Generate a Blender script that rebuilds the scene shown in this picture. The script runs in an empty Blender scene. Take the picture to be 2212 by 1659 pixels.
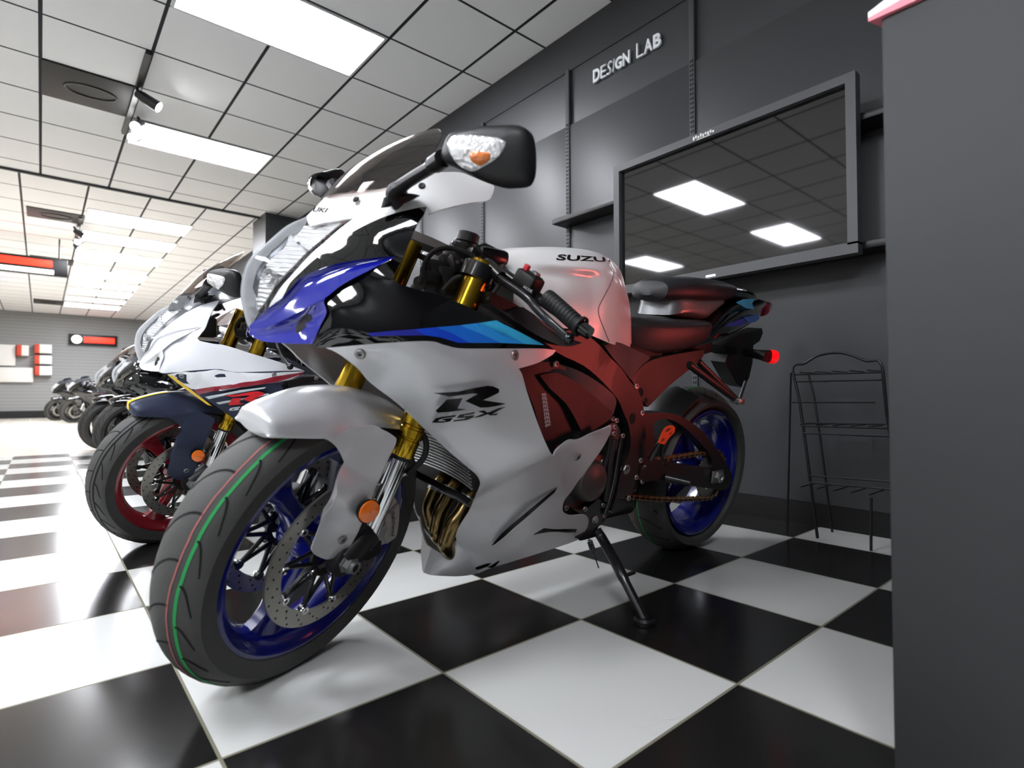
import bpy, bmesh, math, random
import numpy as np
from mathutils import Vector, Matrix
from mathutils.geometry import delaunay_2d_cdt
random.seed(4)
PI = math.pi
LIGHT_STRENGTH = 14.0; EXPOSURE = 1.55
SC = bpy.context.scene
COL = SC.collection

# ------------------------------------------------------------------ materials
def srgb(h):
    h = h.lstrip('#'); c = [int(h[i:i+2], 16)/255 for i in (0, 2, 4)]
    return tuple(x/12.92 if x <= .04045 else ((x+.055)/1.055)**2.4 for x in c) + (1,)
MATS = {}
def mat(name, col, rough=.5, metal=0., coat=0., spec=.5, trans=0., ior=1.45, emit=None, estr=0., noise=0., nscale=40., bump=0., alpha=1.):
    m = bpy.data.materials.new(name); m.use_nodes = True
    nt = m.node_tree; b = nt.nodes['Principled BSDF']
    c = srgb(col) if isinstance(col, str) else col
    b.inputs['Base Color'].default_value = c
    b.inputs['Roughness'].default_value = rough; b.inputs['Metallic'].default_value = metal
    b.inputs['Coat Weight'].default_value = coat; b.inputs['Coat Roughness'].default_value = .04
    b.inputs['Specular IOR Level'].default_value = spec
    b.inputs['Transmission Weight'].default_value = trans; b.inputs['IOR'].default_value = ior
    b.inputs['Alpha'].default_value = alpha
    if emit: b.inputs['Emission Color'].default_value = srgb(emit); b.inputs['Emission Strength'].default_value = estr
    if noise or bump:
        tc = nt.nodes.new('ShaderNodeTexCoord'); n = nt.nodes.new('ShaderNodeTexNoise')
        n.inputs['Scale'].default_value = nscale; n.inputs['Detail'].default_value = 3
        nt.links.new(tc.outputs['Object'], n.inputs['Vector'])
        if noise:
            r = nt.nodes.new('ShaderNodeMapRange'); r.inputs['To Min'].default_value = max(0, rough-noise); r.inputs['To Max'].default_value = min(1, rough+noise)
            nt.links.new(n.outputs['Fac'], r.inputs['Value']); nt.links.new(r.outputs['Result'], b.inputs['Roughness'])
        if bump:
            bp = nt.nodes.new('ShaderNodeBump'); bp.inputs['Strength'].default_value = bump; bp.inputs['Distance'].default_value = .002
            nt.links.new(n.outputs['Fac'], bp.inputs['Height']); nt.links.new(bp.outputs['Normal'], b.inputs['Normal'])
    MATS[name] = m
    return m
def nodes(m): return m.node_tree, m.node_tree.nodes, m.node_tree.links, m.node_tree.nodes['Principled BSDF']
def math_node(nt, op, a, b=None, c=None):
    n = nt.nodes.new('ShaderNodeMath'); n.operation = op
    for i, v in enumerate((a, b, c)):
        if v is None: continue
        if isinstance(v, (int, float)): n.inputs[i].default_value = v
        else: nt.links.new(v, n.inputs[i])
    return n.outputs[0]

# ------------------------------------------------------------------ mesh builder
class MB:
    def __init__(s): s.v, s.f, s.m, s.sl = [], [], [], []
    def slot(s, m):
        if m not in s.sl: s.sl.append(m)
        return s.sl.index(m)
    def add(s, verts, faces, m, M=None):
        o = len(s.v); k = s.slot(m)
        s.v += [tuple(M @ Vector(p)) for p in verts] if M is not None else [tuple(p) for p in verts]
        s.f += [tuple(i+o for i in f) for f in faces]; s.m += [k]*len(faces)
        return s
    def loft(s, rows, m, closed=False, caps=False, loop=False, M=None):
        n = len(rows[0]); v = [p for r in rows for p in r]; f = []
        R = len(rows)
        for i in range(R if loop else R-1):
            i2 = (i+1) % R
            for j in range(n if closed else n-1):
                a, b = i*n+j, i*n+(j+1) % n; c, d = i2*n+(j+1) % n, i2*n+j
                f.append((a, b, c, d))
        if caps and closed:
            f.append(tuple(range(n-1, -1, -1))); f.append(tuple(range((R-1)*n, R*n)))
        return s.add(v, f, m, M)
    def tube(s, path, r, m, n=10, closed=False, M=None, flat=None):
        path = [Vector(p) for p in path]; N = len(path); rows = []
        rs = r if isinstance(r, (list, tuple)) else [r]*N
        prev = None
        for i in range(N):
            a = path[i-1] if (i > 0 or closed) else path[i]; b = path[(i+1) % N] if (i < N-1 or closed) else path[i]
            t = (b-a).normalized()
            if prev is None:
                u = t.cross(Vector((0, 0, 1)) if abs(t.z) < .9 else Vector((1, 0, 0))).normalized()
            else: u = (prev - t*prev.dot(t)).normalized()
            w = t.cross(u); prev = u
            fl = flat or 1.
            rows.append([path[i] + (u*math.cos(q)*fl + w*math.sin(q))*rs[i] for q in [2*PI*k/n for k in range(n)]])
        return s.loft(rows, m, closed=True, caps=not closed, loop=closed, M=M)
    def cyl(s, p0, p1, r, m, n=20, r1=None, M=None): return s.tube([p0, p1], [r, r1 if r1 is not None else r], m, n, M=M)
    def lathe(s, prof, c, ax, m, n=32, M=None, loop=False):
        # prof: (radius, height along axis)
        c, ax = Vector(c), Vector(ax).normalized()
        u = ax.cross(Vector((0, 0, 1)) if abs(ax.z) < .9 else Vector((1, 0, 0))).normalized(); w = ax.cross(u)
        rows = [[c + ax*h + (u*math.cos(2*PI*k/n) + w*math.sin(2*PI*k/n))*max(r, 1e-5) for k in range(n)] for r, h in prof]
        return s.loft(rows, m, closed=True, loop=loop, M=M)
    def box(s, c, size, m, bev=0., M=None, R=None):
        bm = bmesh.new(); bmesh.ops.create_cube(bm, size=1.)
        bmesh.ops.scale(bm, vec=size, verts=bm.verts)
        if bev: bmesh.ops.bevel(bm, geom=bm.edges[:], offset=min(bev, min(size)*.45), segments=2, affect='EDGES', profile=.5)
        if R is not None: bmesh.ops.transform(bm, matrix=R.to_4x4(), verts=bm.verts)
        bmesh.ops.translate(bm, vec=c, verts=bm.verts); bm.verts.index_update()
        v = [x.co.copy() for x in bm.verts]; f = [tuple(x.index for x in q.verts) for q in bm.faces]; bm.free()
        return s.add(v, f, m, M)
    def ball(s, c, r, m, n=16, M=None, sx=(1, 1, 1)):
        rows = []
        for i in range(n//2+1):
            t = PI*i/(n//2); rows.append([(c[0]+r*sx[0]*math.sin(t)*math.cos(2*PI*k/n), c[1]+r*sx[1]*math.sin(t)*math.sin(2*PI*k/n), c[2]+r*sx[2]*math.cos(t)) for k in range(n)])
        return s.loft(rows, m, closed=True, M=M)
    def plate(s, pts, off, m, M=None, holes=(), bev=0.):
        # closed outline (3-D, roughly planar) thickened by the vector off
        off = Vector(off); P3 = [Vector(p) for p in pts]
        nrm = off.normalized(); u = nrm.cross(Vector((0, 0, 1)) if abs(nrm.z) < .9 else Vector((1, 0, 0))).normalized(); w = nrm.cross(u)
        loops = [P3] + [[Vector(p) for p in h] for h in holes]
        co, ed = [], []
        allp = []
        for L in loops:
            b = len(allp); allp += L; ed += [(b+i, b+(i+1) % len(L)) for i in range(len(L))]
        co = [Vector((p.dot(u), p.dot(w))) for p in allp]
        r = delaunay_2d_cdt(co, ed, [], 2 if holes else 1, 1e-6)
        vv, ee, ff, ov = r[0], r[1], r[2], r[3]
        src = [allp[o[0]] if o else None for o in ov]
        h0 = sum(p.dot(nrm) for p in allp)/len(allp)
        pos = [src[i] if src[i] is not None else u*vv[i].x + w*vv[i].y + nrm*h0 for i in range(len(vv))]
        if holes:
            def inside(L, q):
                c = False
                for i in range(len(L)):
                    a, b = L[i], L[i-1]
                    if (a.y > q.y) != (b.y > q.y) and q.x < (b.x-a.x)*(q.y-a.y)/(b.y-a.y)+a.x: c = not c
                return c
            L2 = [[Vector((p.dot(u), p.dot(w))) for p in L] for L in loops]
            keep = []
            for f in ff:
                q = sum((vv[i] for i in f), Vector((0, 0)))/len(f)
                if inside(L2[0], q) and not any(inside(h, q) for h in L2[1:]): keep.append(f)
            ff = keep
        return s.shell(pos, ff, [off]*len(pos), m, M)
    def shell(s, pos, tris, offs, m, M=None, m2=None):
        n = len(pos); edges = {}
        for f in tris:
            for i in range(len(f)):
                e = (f[i], f[(i+1) % len(f)]); edges[e] = edges.get(e, 0)+1
        F = [tuple(f) for f in tris]
        B = [tuple(i+n for i in reversed(f)) for f in tris]
        rim = [(b, a, a+n, b+n) for (a, b) in edges if (b, a) not in edges]
        v = list(pos) + [Vector(p)+Vector(o) for p, o in zip(pos, offs)]
        return s.add(v, F+B+rim, m, M)
    def mir(s):
        o = len(s.v); s.v = s.v + [(x, -y, z) for x, y, z in s.v]; s.f = s.f + [tuple(i+o for i in reversed(f)) for f in s.f]; s.m = s.m + s.m; return s
    def build(s, name, parent=None, sharp=35, label=None, M=None, mirror=False):
        me = bpy.data.meshes.new(name); vs = s.v
        if M is not None: vs = [tuple(M @ Vector(p)) for p in vs]
        fs, ms = list(s.f), list(s.m)
        if mirror:
            o = len(vs); vs = list(vs) + [(x, -y, z) for x, y, z in vs]; fs += [tuple(i+o for i in reversed(f)) for f in s.f]; ms += s.m
        me.from_pydata(vs, [], fs)
        for q in s.sl: me.materials.append(q)
        me.polygons.foreach_set('material_index', ms)
        bm = bmesh.new(); bm.from_mesh(me); bmesh.ops.remove_doubles(bm, verts=bm.verts, dist=2e-5); bmesh.ops.recalc_face_normals(bm, faces=bm.faces); bm.to_mesh(me); bm.free()
        me.polygons.foreach_set('use_smooth', [True]*len(me.polygons))
        me.set_sharp_from_angle(angle=math.radians(sharp)); me.update()
        o = bpy.data.objects.new(name, me); COL.objects.link(o)
        if parent is not None: o.parent = parent
        if label: o['label'] = label
        return o
def mirrored(o, name=None):
    # the same part on the other side of the bike
    me = o.data.copy(); me.transform(Matrix.Scale(-1, 4, (0, 1, 0))); me.flip_normals()
    c = bpy.data.objects.new(name or o.name.split('.')[0], me); COL.objects.link(c); c.parent = o.parent
    return c

def tag(o, label, cat, group=None, kind=None):
    if label: o['label'] = label
    if cat: o['category'] = cat
    if group: o['group'] = group
    if kind: o['kind'] = kind
    return o
def empty(name, M=None, loc=None):
    e = bpy.data.objects.new(name, None); COL.objects.link(e); e.empty_display_size = .1
    if M is not None: e.matrix_world = M
    if loc is not None: e.location = loc
    return e

# ------------------------------------------------------------------ curves and surfaces
def crom(pts, per=6, closed=False):
    P_ = [Vector(p) for p in pts]; n = len(P_); out = []
    for i in range(n if closed else n-1):
        p1, p2 = P_[i], P_[(i+1) % n]
        p0 = P_[i-1] if (i > 0 or closed) else p1*2-p2
        p3 = P_[(i+2) % n] if (i+2 < n or closed) else p2*2-p1
        for k in range(per):
            t = k/per
            out.append(.5*((2*p1)+(p2-p0)*t+(2*p0-5*p1+4*p2-p3)*t*t+(3*p1-p0-3*p2+p3)*t**3))
    if not closed: out.append(P_[-1])
    return out
def smooth_outline(pts, per=4, ang=48):
    # Catmull-Rom through a closed outline, keeping sharp corners
    P_ = [Vector(p) for p in pts]; n = len(P_); cor = []
    for i in range(n):
        a, b = P_[i]-P_[i-1], P_[(i+1) % n]-P_[i]
        cor.append(a.length < 1e-9 or b.length < 1e-9 or a.angle(b) > math.radians(ang))
    out = []
    for i in range(n):
        p1, p2 = P_[i], P_[(i+1) % n]
        p0 = p1*2-p2 if cor[i] else P_[i-1]
        p3 = p2*2-p1 if cor[(i+1) % n] else P_[(i+2) % n]
        L = (p2-p1).length; k_ = max(1, min(per, int(L/.006)))
        for k in range(k_):
            t = k/k_
            out.append(.5*((2*p1)+(p2-p0)*t+(2*p0-5*p1+4*p2-p3)*t*t+(3*p1-p0-3*p2+p3)*t**3))
    return out
class TPS:
    # thin-plate spline y(x, z): the smooth skin the body panels are cut from
    def __init__(s, pts, lam=1.5e-4):
        pts = np.asarray(pts, float); s.p = pts[:, [0, 2]]; n = len(pts)
        d = np.linalg.norm(s.p[:, None]-s.p[None], axis=2); K = np.where(d > 0, d*d*np.log(d+1e-12), 0)+lam*np.eye(n)
        Pm = np.c_[np.ones(n), s.p]; s.w = np.linalg.solve(np.block([[K, Pm], [Pm.T, np.zeros((3, 3))]]), np.r_[pts[:, 1], 0, 0, 0])
    def __call__(s, x, z):
        d = np.hypot(x-s.p[:, 0], z-s.p[:, 1]); K = np.where(d > 0, d*d*np.log(d+1e-12), 0)
        return float(K@s.w[:-3]+s.w[-3]+s.w[-2]*x+s.w[-1]*z)
    def normal(s, x, z):
        e = 1e-3; return Vector((-(s(x+e, z)-s(x-e, z))/(2*e), 1, -(s(x, z+e)-s(x, z-e))/(2*e))).normalized()
def panel_mb(mb, skin, outline, m, th=.004, step=.014, off=0., extra=None, sm=True, ang=48, ymin=None):
    pts = smooth_outline(outline, ang=ang) if sm else [Vector(p) for p in outline]
    xs = [p[0] for p in pts]; zs = [p[2] for p in pts]
    co = [Vector((p[0], p[2])) for p in pts]; n = len(co); ed = [(i, (i+1) % n) for i in range(n)]
    def inside(q):
        c = False
        for i in range(n):
            a, b = co[i], co[i-1]
            if (a.y > q.y) != (b.y > q.y) and q.x < (b.x-a.x)*(q.y-a.y)/(b.y-a.y)+a.x: c = not c
        return c
    arr = np.array([(c.x, c.y) for c in co])
    x = min(xs)
    row = 0
    while x < max(xs):
        z = min(zs) + (step/2 if row % 2 else 0)
        while z < max(zs):
            q = Vector((x, z))
            if np.hypot(arr[:, 0]-x, arr[:, 1]-z).min() > step*.45 and inside(q): co.append(q)
            z += step
        x += step*.87; row += 1
    r = delaunay_2d_cdt(co, ed, [], 1, 1e-7)
    vv, ff = r[0], r[2]
    pos, nr = [], []
    for q in vv:
        y = skin(q.x, q.y) + off + (extra(q.x, q.y) if extra else 0)
        if ymin is not None: y = max(y, ymin)
        pos.append(Vector((q.x, y, q.y))); nr.append(-skin.normal(q.x, q.y)*th)
    mb.shell(pos, ff, nr, m)
    return mb
def pillow(mb, outline, d, h, m, rings=6, base=None, mb_m=None, ex=2.0, flat=0.):
    # a rounded cushion: the outline loop domed by h along d, closed flat (or domed by base) behind
    P_ = [Vector(p) for p in outline]; c = sum(P_, Vector())/len(P_); d = Vector(d).normalized()
    rows = []
    for i in range(rings+1):
        t = i/rings; s_ = math.cos(t*PI/2); s_ = max(s_, 1e-3); k = (1-s_**ex)**(1/ex)
        rows.append([c+(p-c)*s_ + d*h*k for p in P_])
    mb.loft(rows, m, closed=True)
    rows = []
    b = base if base is not None else 0.
    for i in range(rings+1):
        t = i/rings; s_ = max(math.cos(t*PI/2), 1e-3); k = (1-s_**ex)**(1/ex)
        rows.append([c+(p-c)*s_ - d*b*k for p in P_])
    mb.loft(rows, mb_m or m, closed=True)
    return mb
_txt = {}
def text_tris(s, bold=0., shear=0.):
    key = (s, bold, shear)
    if key in _txt: return _txt[key]
    cu = bpy.data.curves.new('lettering', 'FONT'); cu.body = s; cu.offset = bold; cu.shear = shear; cu.fill_mode = 'FRONT'; cu.resolution_u = 3
    ob = bpy.data.objects.new('lettering', cu); COL.objects.link(ob)
    dg = bpy.context.evaluated_depsgraph_get(); me = bpy.data.meshes.new_from_object(ob.evaluated_get(dg))
    v = np.array([x.co[:2] for x in me.vertices]); f = [tuple(p.vertices) for p in me.polygons]
    bpy.data.objects.remove(ob); bpy.data.curves.remove(cu); bpy.data.meshes.remove(me)
    lo, hi = v.min(0), v.max(0); v = (v-lo)/(hi-lo)
    _txt[key] = (v, f); return _txt[key]
def text_quad(mb, s, q, m, th, bold=0., shear=0., skin=None, off=.001):
    # lettering laid into the quad q = (bottom left, bottom right, top right, top left)
    v, f = text_tris(s, bold, shear); q = [Vector(p) for p in q]
    n = (q[1]-q[0]).cross(q[3]-q[0]).normalized()
    pos = []
    for a, b in v:
        p = q[0]*(1-a)*(1-b)+q[1]*a*(1-b)+q[2]*a*b+q[3]*(1-a)*b
        if skin is not None: p = Vector((p.x, skin(p.x, p.z)+off, p.z))
        pos.append(p)
    offs = [n*(-th)]*len(pos)
    return mb.shell(pos, f, offs, m)

# ------------------------------------------------------------------ the showroom
T_FLOOR = .415; H = 2.921; T_CEIL = .583; CX, CY = 1.6657, 1.6986
WALL_X = 1.94; FAR_Y = 19.2
m_white_paint = mat('white_paint', '#e2e2df', .6)
m_dark_wall = mat('dark_wall_paint', '#3d3e40', .42, bump=.05, nscale=300)
m_dark_fascia = mat('dark_fascia_paint', '#333436', .6)
m_black = mat('black_satin', '#0b0b0c', .4)
m_slot = mat('slot_black', '#050505', .8)
m_steel_dark = mat('dark_steel_standard', '#4b4c4e', .5)
m_grey_wall = mat('grey_slatwall', '#8b8b8a', .6)
nt, N, L, b = nodes(m_grey_wall)
tc = N.new('ShaderNodeTexCoord'); sx = N.new('ShaderNodeSeparateXYZ'); L.new(tc.outputs['Object'], sx.inputs[0])
fz = math_node(nt, 'FRACT', math_node(nt, 'MULTIPLY', sx.outputs['Z'], 11.)); ln = math_node(nt, 'LESS_THAN', fz, .1)
mx = N.new('ShaderNodeMix'); mx.data_type = 'RGBA'; mx.inputs[6].default_value = srgb('#8e8e8d'); mx.inputs[7].default_value = srgb('#6c6c6d'); L.new(ln, mx.inputs[0]); L.new(mx.outputs[2], b.inputs['Base Color'])

m_floor = mat('checker_tile_floor', '#ffffff', .12)
nt, N, L, b = nodes(m_floor)
tc = N.new('ShaderNodeTexCoord'); sx = N.new('ShaderNodeSeparateXYZ'); L.new(tc.outputs['Object'], sx.inputs[0])
u = math_node(nt, 'DIVIDE', sx.outputs['Y'], T_FLOOR); v = math_node(nt, 'DIVIDE', sx.outputs['X'], T_FLOOR)
par = math_node(nt, 'FLOORED_MODULO', math_node(nt, 'ADD', math_node(nt, 'FLOOR', u), math_node(nt, 'FLOOR', v)), 2.)
def grout(s):
    f = math_node(nt, 'ABSOLUTE', math_node(nt, 'SUBTRACT', math_node(nt, 'FRACT', s), .5)); return math_node(nt, 'GREATER_THAN', f, .4935)
gr = math_node(nt, 'MAXIMUM', grout(u), grout(v))
noi = N.new('ShaderNodeTexNoise'); noi.inputs['Scale'].default_value = 3.; L.new(tc.outputs['Object'], noi.inputs['Vector'])
m1 = N.new('ShaderNodeMix'); m1.data_type = 'RGBA'; m1.inputs[6].default_value = srgb('#191918'); m1.inputs[7].default_value = srgb('#c3c4c1'); L.new(par, m1.inputs[0])
m2 = N.new('ShaderNodeMix'); m2.data_type = 'RGBA'; m2.inputs[7].default_value = srgb('#6f6c5c'); L.new(gr, m2.inputs[0]); L.new(m1.outputs[2], m2.inputs[6])
# beyond the checkered area the floor is plain pale board
far = math_node(nt, 'GREATER_THAN', sx.outputs['Y'], 6.2)
m3 = N.new('ShaderNodeMix'); m3.data_type = 'RGBA'; m3.inputs[7].default_value = srgb('#d6cfc2'); L.new(far, m3.inputs[0]); L.new(m2.outputs[2], m3.inputs[6])
L.new(m3.outputs[2], b.inputs['Base Color'])
rr = N.new('ShaderNodeMapRange'); rr.inputs['To Min'].default_value = .13; rr.inputs['To Max'].default_value = .24; L.new(noi.outputs['Fac'], rr.inputs['Value'])
L.new(math_node(nt, 'MAXIMUM', rr.outputs['Result'], math_node(nt, 'MULTIPLY', gr, .7)), b.inputs['Roughness'])
bp = N.new('ShaderNodeBump'); bp.inputs['Strength'].default_value = .3; bp.inputs['Distance'].default_value = .002; bp.invert = True; L.new(gr, bp.inputs['Height']); L.new(bp.outputs['Normal'], b.inputs['Normal'])

m_ceil = mat('ceiling_tile', '#f4f4f2', .8)
nt, N, L, b = nodes(m_ceil)
tc = N.new('ShaderNodeTexCoord'); sx = N.new('ShaderNodeSeparateXYZ'); L.new(tc.outputs['Object'], sx.inputs[0])
sec = math_node(nt, 'GREATER_THAN', sx.outputs['Y'], 6.66)
xo = math_node(nt, 'ADD', math_node(nt, 'SUBTRACT', sx.outputs['X'], CX), math_node(nt, 'MULTIPLY', sec, CX-.911))
yo = math_node(nt, 'ADD', math_node(nt, 'SUBTRACT', sx.outputs['Y'], CY), math_node(nt, 'MULTIPLY', sec, CY-6.66))
def bar(s, w):
    f = math_node(nt, 'ABSOLUTE', math_node(nt, 'SUBTRACT', math_node(nt, 'FRACT', math_node(nt, 'DIVIDE', s, T_CEIL)), .5)); return math_node(nt, 'GREATER_THAN', f, .5-w/2)
gr = math_node(nt, 'MAXIMUM', bar(xo, .036), bar(yo, .03))
m1 = N.new('ShaderNodeMix'); m1.data_type = 'RGBA'; m1.inputs[6].default_value = srgb('#f4f4f2'); m1.inputs[7].default_value = srgb('#1c1f26'); L.new(gr, m1.inputs[0])
L.new(m1.outputs[2], b.inputs['Base Color'])
m_light = mat('light_diffuser', '#ffffff', .5, emit='#f6f8ff', estr=LIGHT_STRENGTH)
m_frame_white = mat('light_frame', '#d5d5d3', .5)
m_vent = mat('dark_vent', '#2b2a29', .6)
m_bulb = mat('spot_bulb', '#ffffff', .5, emit='#ffffff', estr=25)

def struct(o): o['kind'] = 'structure'; return o
struct(MB().box((-2.5, 8.2, -.05), (9.2, 22.4, .1), m_floor).build('floor'))
bpy.data.objects['floor'].data.transform(Matrix.Identity(4))
struct(MB().box((-2.5, 8.2, H+.05), (9.2, 22.4, .1), m_ceil).build('ceiling'))
struct(MB().box((WALL_X+.06, 8.2, H/2), (.12, 22.4, H), m_dark_wall).build('wall_right'))
struct(MB().box((-2.5, FAR_Y+.06, H/2), (9.2, .12, H), m_grey_wall).build('wall_far'))
struct(MB().box((-2.5, -3.06, H/2), (9.2, .12, H), m_dark_wall).build('wall_back'))
wl = MB(); wl.box((-7.06, 8.2, H/2), (.12, 22.4, H), m_white_paint); struct(wl.build('wall_left'))
struct(MB().box((WALL_X-.008, 8.2, .05), (.016, 22.3, .1), m_black).build('baseboard_right'))
struct(MB().box((-2.5, FAR_Y-.02, .1), (8.9, .04, .2), m_black).build('baseboard_far'))
# upper fascia band and slightly proud lower wall panels between the slotted standards
struct(MB().box((WALL_X-.004, 8.2, 2.79), (.008, 22.3, .26), m_dark_fascia).build('trim_1'))
STD_Y = [-.315, .585, 1.476, 2.376, 3.27, 4.17, 5.07, 5.97]
for i, y in enumerate(STD_Y[:-1]):
    struct(MB().box((WALL_X-.009, y+.45, 1.2), (.018, .868, 2.2), m_dark_wall, bev=.003).build('trim_%d' % (i+2)))
struct(MB().box((1.73, 6.68, H/2), (.42, .55, H), m_dark_wall).build('column'))
struct(MB().box((-2.5, 6.66, H-.012), (9.0, .035, .024), m_dark_fascia).build('trim_20'))
# window posts on the far left side of the room, seen only in the television
for i in range(6):
    struct(MB().box((-6.96, -1.5+i*1.6, 1.25), (.08, .12, 2.5), m_white_paint).build('window_1'))
for i, y in enumerate(STD_Y):
    e = empty('slotted_standard', loc=(WALL_X-.012, y, 0))
    e['label'] = ['slotted wall standard behind the dark grey partition edge', 'slotted wall standard above the television', 'slotted wall standard just left of the television', 'slotted wall standard below the left mirror of the silver motorcycle'][i] if i < 4 else 'slotted wall standard far down the dark wall, number %s past the mirror' % ['one', 'two', 'three', 'four'][i-4]
    e['category'] = 'shelf standard'; e['group'] = 'slotted standards on the dark wall'
    MB().box((-.004, 0, 1.33), (.022, .03, 2.66), m_steel_dark, bev=.002).build('rail', e)
    s = MB()
    for k in range(90):
        z = .12+k*.0245
        for dy in (-.006, .006): s.box((-.0157, dy, z), (.002, .006, .014), m_slot)
    s.build('slots', e)

# lights ------------------------------------------------------------
def ceiling_light(x0, x1, y0, y1, label):
    e = empty('ceiling_light', loc=((x0+x1)/2, (y0+y1)/2, H)); tag(e, label, 'ceiling light', 'recessed rectangular ceiling lights')
    w, d = x1-x0, y1-y0
    f = MB()
    for c, sz in (((0, -d/2+.009, -.004), (w, .018, .012)), ((0, d/2-.009, -.004), (w, .018, .012)), ((-w/2+.009, 0, -.004), (.018, d-.036, .012)), ((w/2-.009, 0, -.004), (.018, d-.036, .012))): f.box(c, sz, m_frame_white)
    f.build('frame', e); MB().box((0, 0, -.003), (w-.03, d-.03, .008), m_light).build('diffuser', e)
Ls = [(-.07, 1.07, 2.285, 2.86), (-.07, 1.07, 4.62, 5.18)] + [(-.225, .945, a, c) for a, c in ((7.66, 8.25), (8.82, 9.45), (10.06, 10.72), (11.82, 12.6), (13.05, 13.75), (14.16, 14.94), (15.47, 16.05), (16.6, 17.3))]
LN = ['largest and nearest ceiling light panel, cut by the top edge of the picture', 'second ceiling light panel, with spotlights at its left end', 'third ceiling light panel, first beyond the ceiling joint', 'fourth ceiling light panel, just above a spotlight pair', 'fifth ceiling light panel from the front', 'sixth ceiling light panel, beyond a wider gap', 'seventh ceiling light panel from the front', 'eighth ceiling light panel from the front', 'ninth ceiling light panel, last but one before the far wall', 'last ceiling light panel before the far wall']
for q, t in zip(Ls, LN): ceiling_light(*q, t)
RL = [(-2.43, -1.27, 2.285, 2.86, 'ceiling light panel reflected largest in the television'), (-4.76, -3.6, 2.285, 2.86, 'ceiling light panel reflected at the right in the television'), (-4.76, -3.6, 4.62, 5.18, 'ceiling light panel reflected at the lower left in the television')]
RL += [(-2.43, -1.27, -.05, .53, 'ceiling light panel left of and above the camera'), (-2.43, -1.27, -2.38, -1.8, 'ceiling light panel behind the camera'), (-4.76, -3.6, -.05, .53, 'added unseen ceiling light panel far to the left of the camera'), (-4.76, -3.6, -2.38, -1.8, 'added unseen ceiling light panel far behind the camera at left')]  # all four out of view; the far pair added to brighten the ceiling by bounce
for q in RL: ceiling_light(*q)
def vent(x0, x1, y0, y1, label):
    e = empty('ceiling_vent', loc=((x0+x1)/2, (y0+y1)/2, H)); tag(e, label, 'ceiling vent', 'dark ceiling vent panels')
    w, d = x1-x0, y1-y0
    MB().box((0, 0, -.006), (w, d, .012), m_vent, bev=.002).build('plate', e)
    g = MB(); pts = [(.16*math.cos(2*PI*k/28)*1.0, .1*math.sin(2*PI*k/28), -.014) for k in range(28)]
    g.tube(pts, .008, m_black, 6, closed=True); g.build('speaker_ring', e)
vent(-.66, -.08, 4.03, 4.61, 'dark square ceiling vent left of the front spotlights')
vent(-.80, -.23, 8.03, 8.5, 'dark ceiling vent left of the third light panel')
vent(-.80, -.23, 11.1, 11.6, 'dark ceiling vent left of the gap between far light panels')
vent(-.80, -.23, 16.4, 17.2, 'dark ceiling vent left of the last light panel')
m_spot = mat('spot_housing', '#141517', .45)
def spot(x, y, z, d, label, r=.042):
    e = empty('spotlight', loc=(x, y, z)); tag(e, label, 'spotlight', 'ceiling track spotlights')
    d = Vector(d).normalized()
    MB().lathe([(.001, -.17), (r*.7, -.17), (r*.9, -.12), (r, 0), (r*.93, .004), (r*.9, -.01)], (0, 0, 0), d, m_spot, 20).build('housing', e)
    MB().lathe([(.001, .002), (r*.88, .0), (r*.88, -.012)], (0, 0, 0), d, m_bulb, 20).build('lamp', e)
    t = -d*.15; MB().tube([t, (t.x-.02, t.y, t.z+.05), (t.x-.03, t.y, H-z-.02)], .012, m_spot, 8).build('arm', e)
m_track = MB().box((-.105, 4.2, H-.015), (.035, 1.5, .03), m_spot); tag(m_track.build('lighting_track'), 'short dark lighting track beside the front ceiling vent', 'lighting track')
spot(.02, 3.94, 2.77, (.75, -.35, -.5), 'spotlight nearest the camera, shining over the second light panel')
spot(-.075, 4.42, 2.77, (-.35, -.8, -.55), 'middle spotlight of the front three, half over the second light panel')
spot(-.07, 4.68, 2.77, (-.55, -.6, -.6), 'lowest of the front three spotlights, left end of the second light panel')
MB().box((-.27, 8.7, H-.015), (.035, 1.2, .03), m_spot).build('lighting_track'); tag(bpy.data.objects['lighting_track.001'], 'lighting track at the left end of the fourth light panel', 'lighting track')
spot(-.2, 8.55, 2.76, (.6, -.6, -.5), 'spotlight between the third and fourth light panels')
spot(-.27, 8.9, 2.75, (-.5, -.7, -.5), 'spotlight at the left end of the fourth light panel')
spot(-.22, 9.35, 2.75, (.3, -.8, -.5), 'small spotlight just above the fifth light panel')

# television on the dark wall ---------------------------------------------------
m_tv_frame = mat('tv_frame_grey', '#4a4b4d', .45)
m_screen = mat('tv_screen', '#0a0809', .03, spec=.9, coat=.6)
TVX = 1.72
q = [(1.7200,.9751,1.8169),(1.7200,-.2208,1.8045),(1.7200,-.2342,1.1028),(1.7200,.9174,1.1165)]
y1, y0 = (q[0][1]+q[3][1])/2, (q[1][1]+q[2][1])/2; z1, z0 = (q[0][2]+q[1][2])/2, (q[2][2]+q[3][2])/2
tv = empty('television', loc=(TVX, (y0+y1)/2, (z0+z1)/2)); tag(tv, 'large dark wall television reflecting the ceiling lights', 'television')
w, h = y1-y0, z1-z0; bz = .036
f = MB()
for c, sz in (((0, 0, h/2-bz/2), (.05, w, bz)), ((0, 0, -h/2+bz/2+.004), (.05, w, bz+.008)), ((0, w/2-bz/2, 0), (.05, bz, h-2*bz)), ((0, -w/2+bz/2, 0), (.05, bz, h-2*bz))): f.box((c[0]+.025, c[1], c[2]), sz, m_tv_frame)
f.build('frame', tv)
MB().box((.035, 0, 0), (.02, w-2*bz+.004, h-2*bz+.004), m_screen).build('screen', tv)
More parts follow.
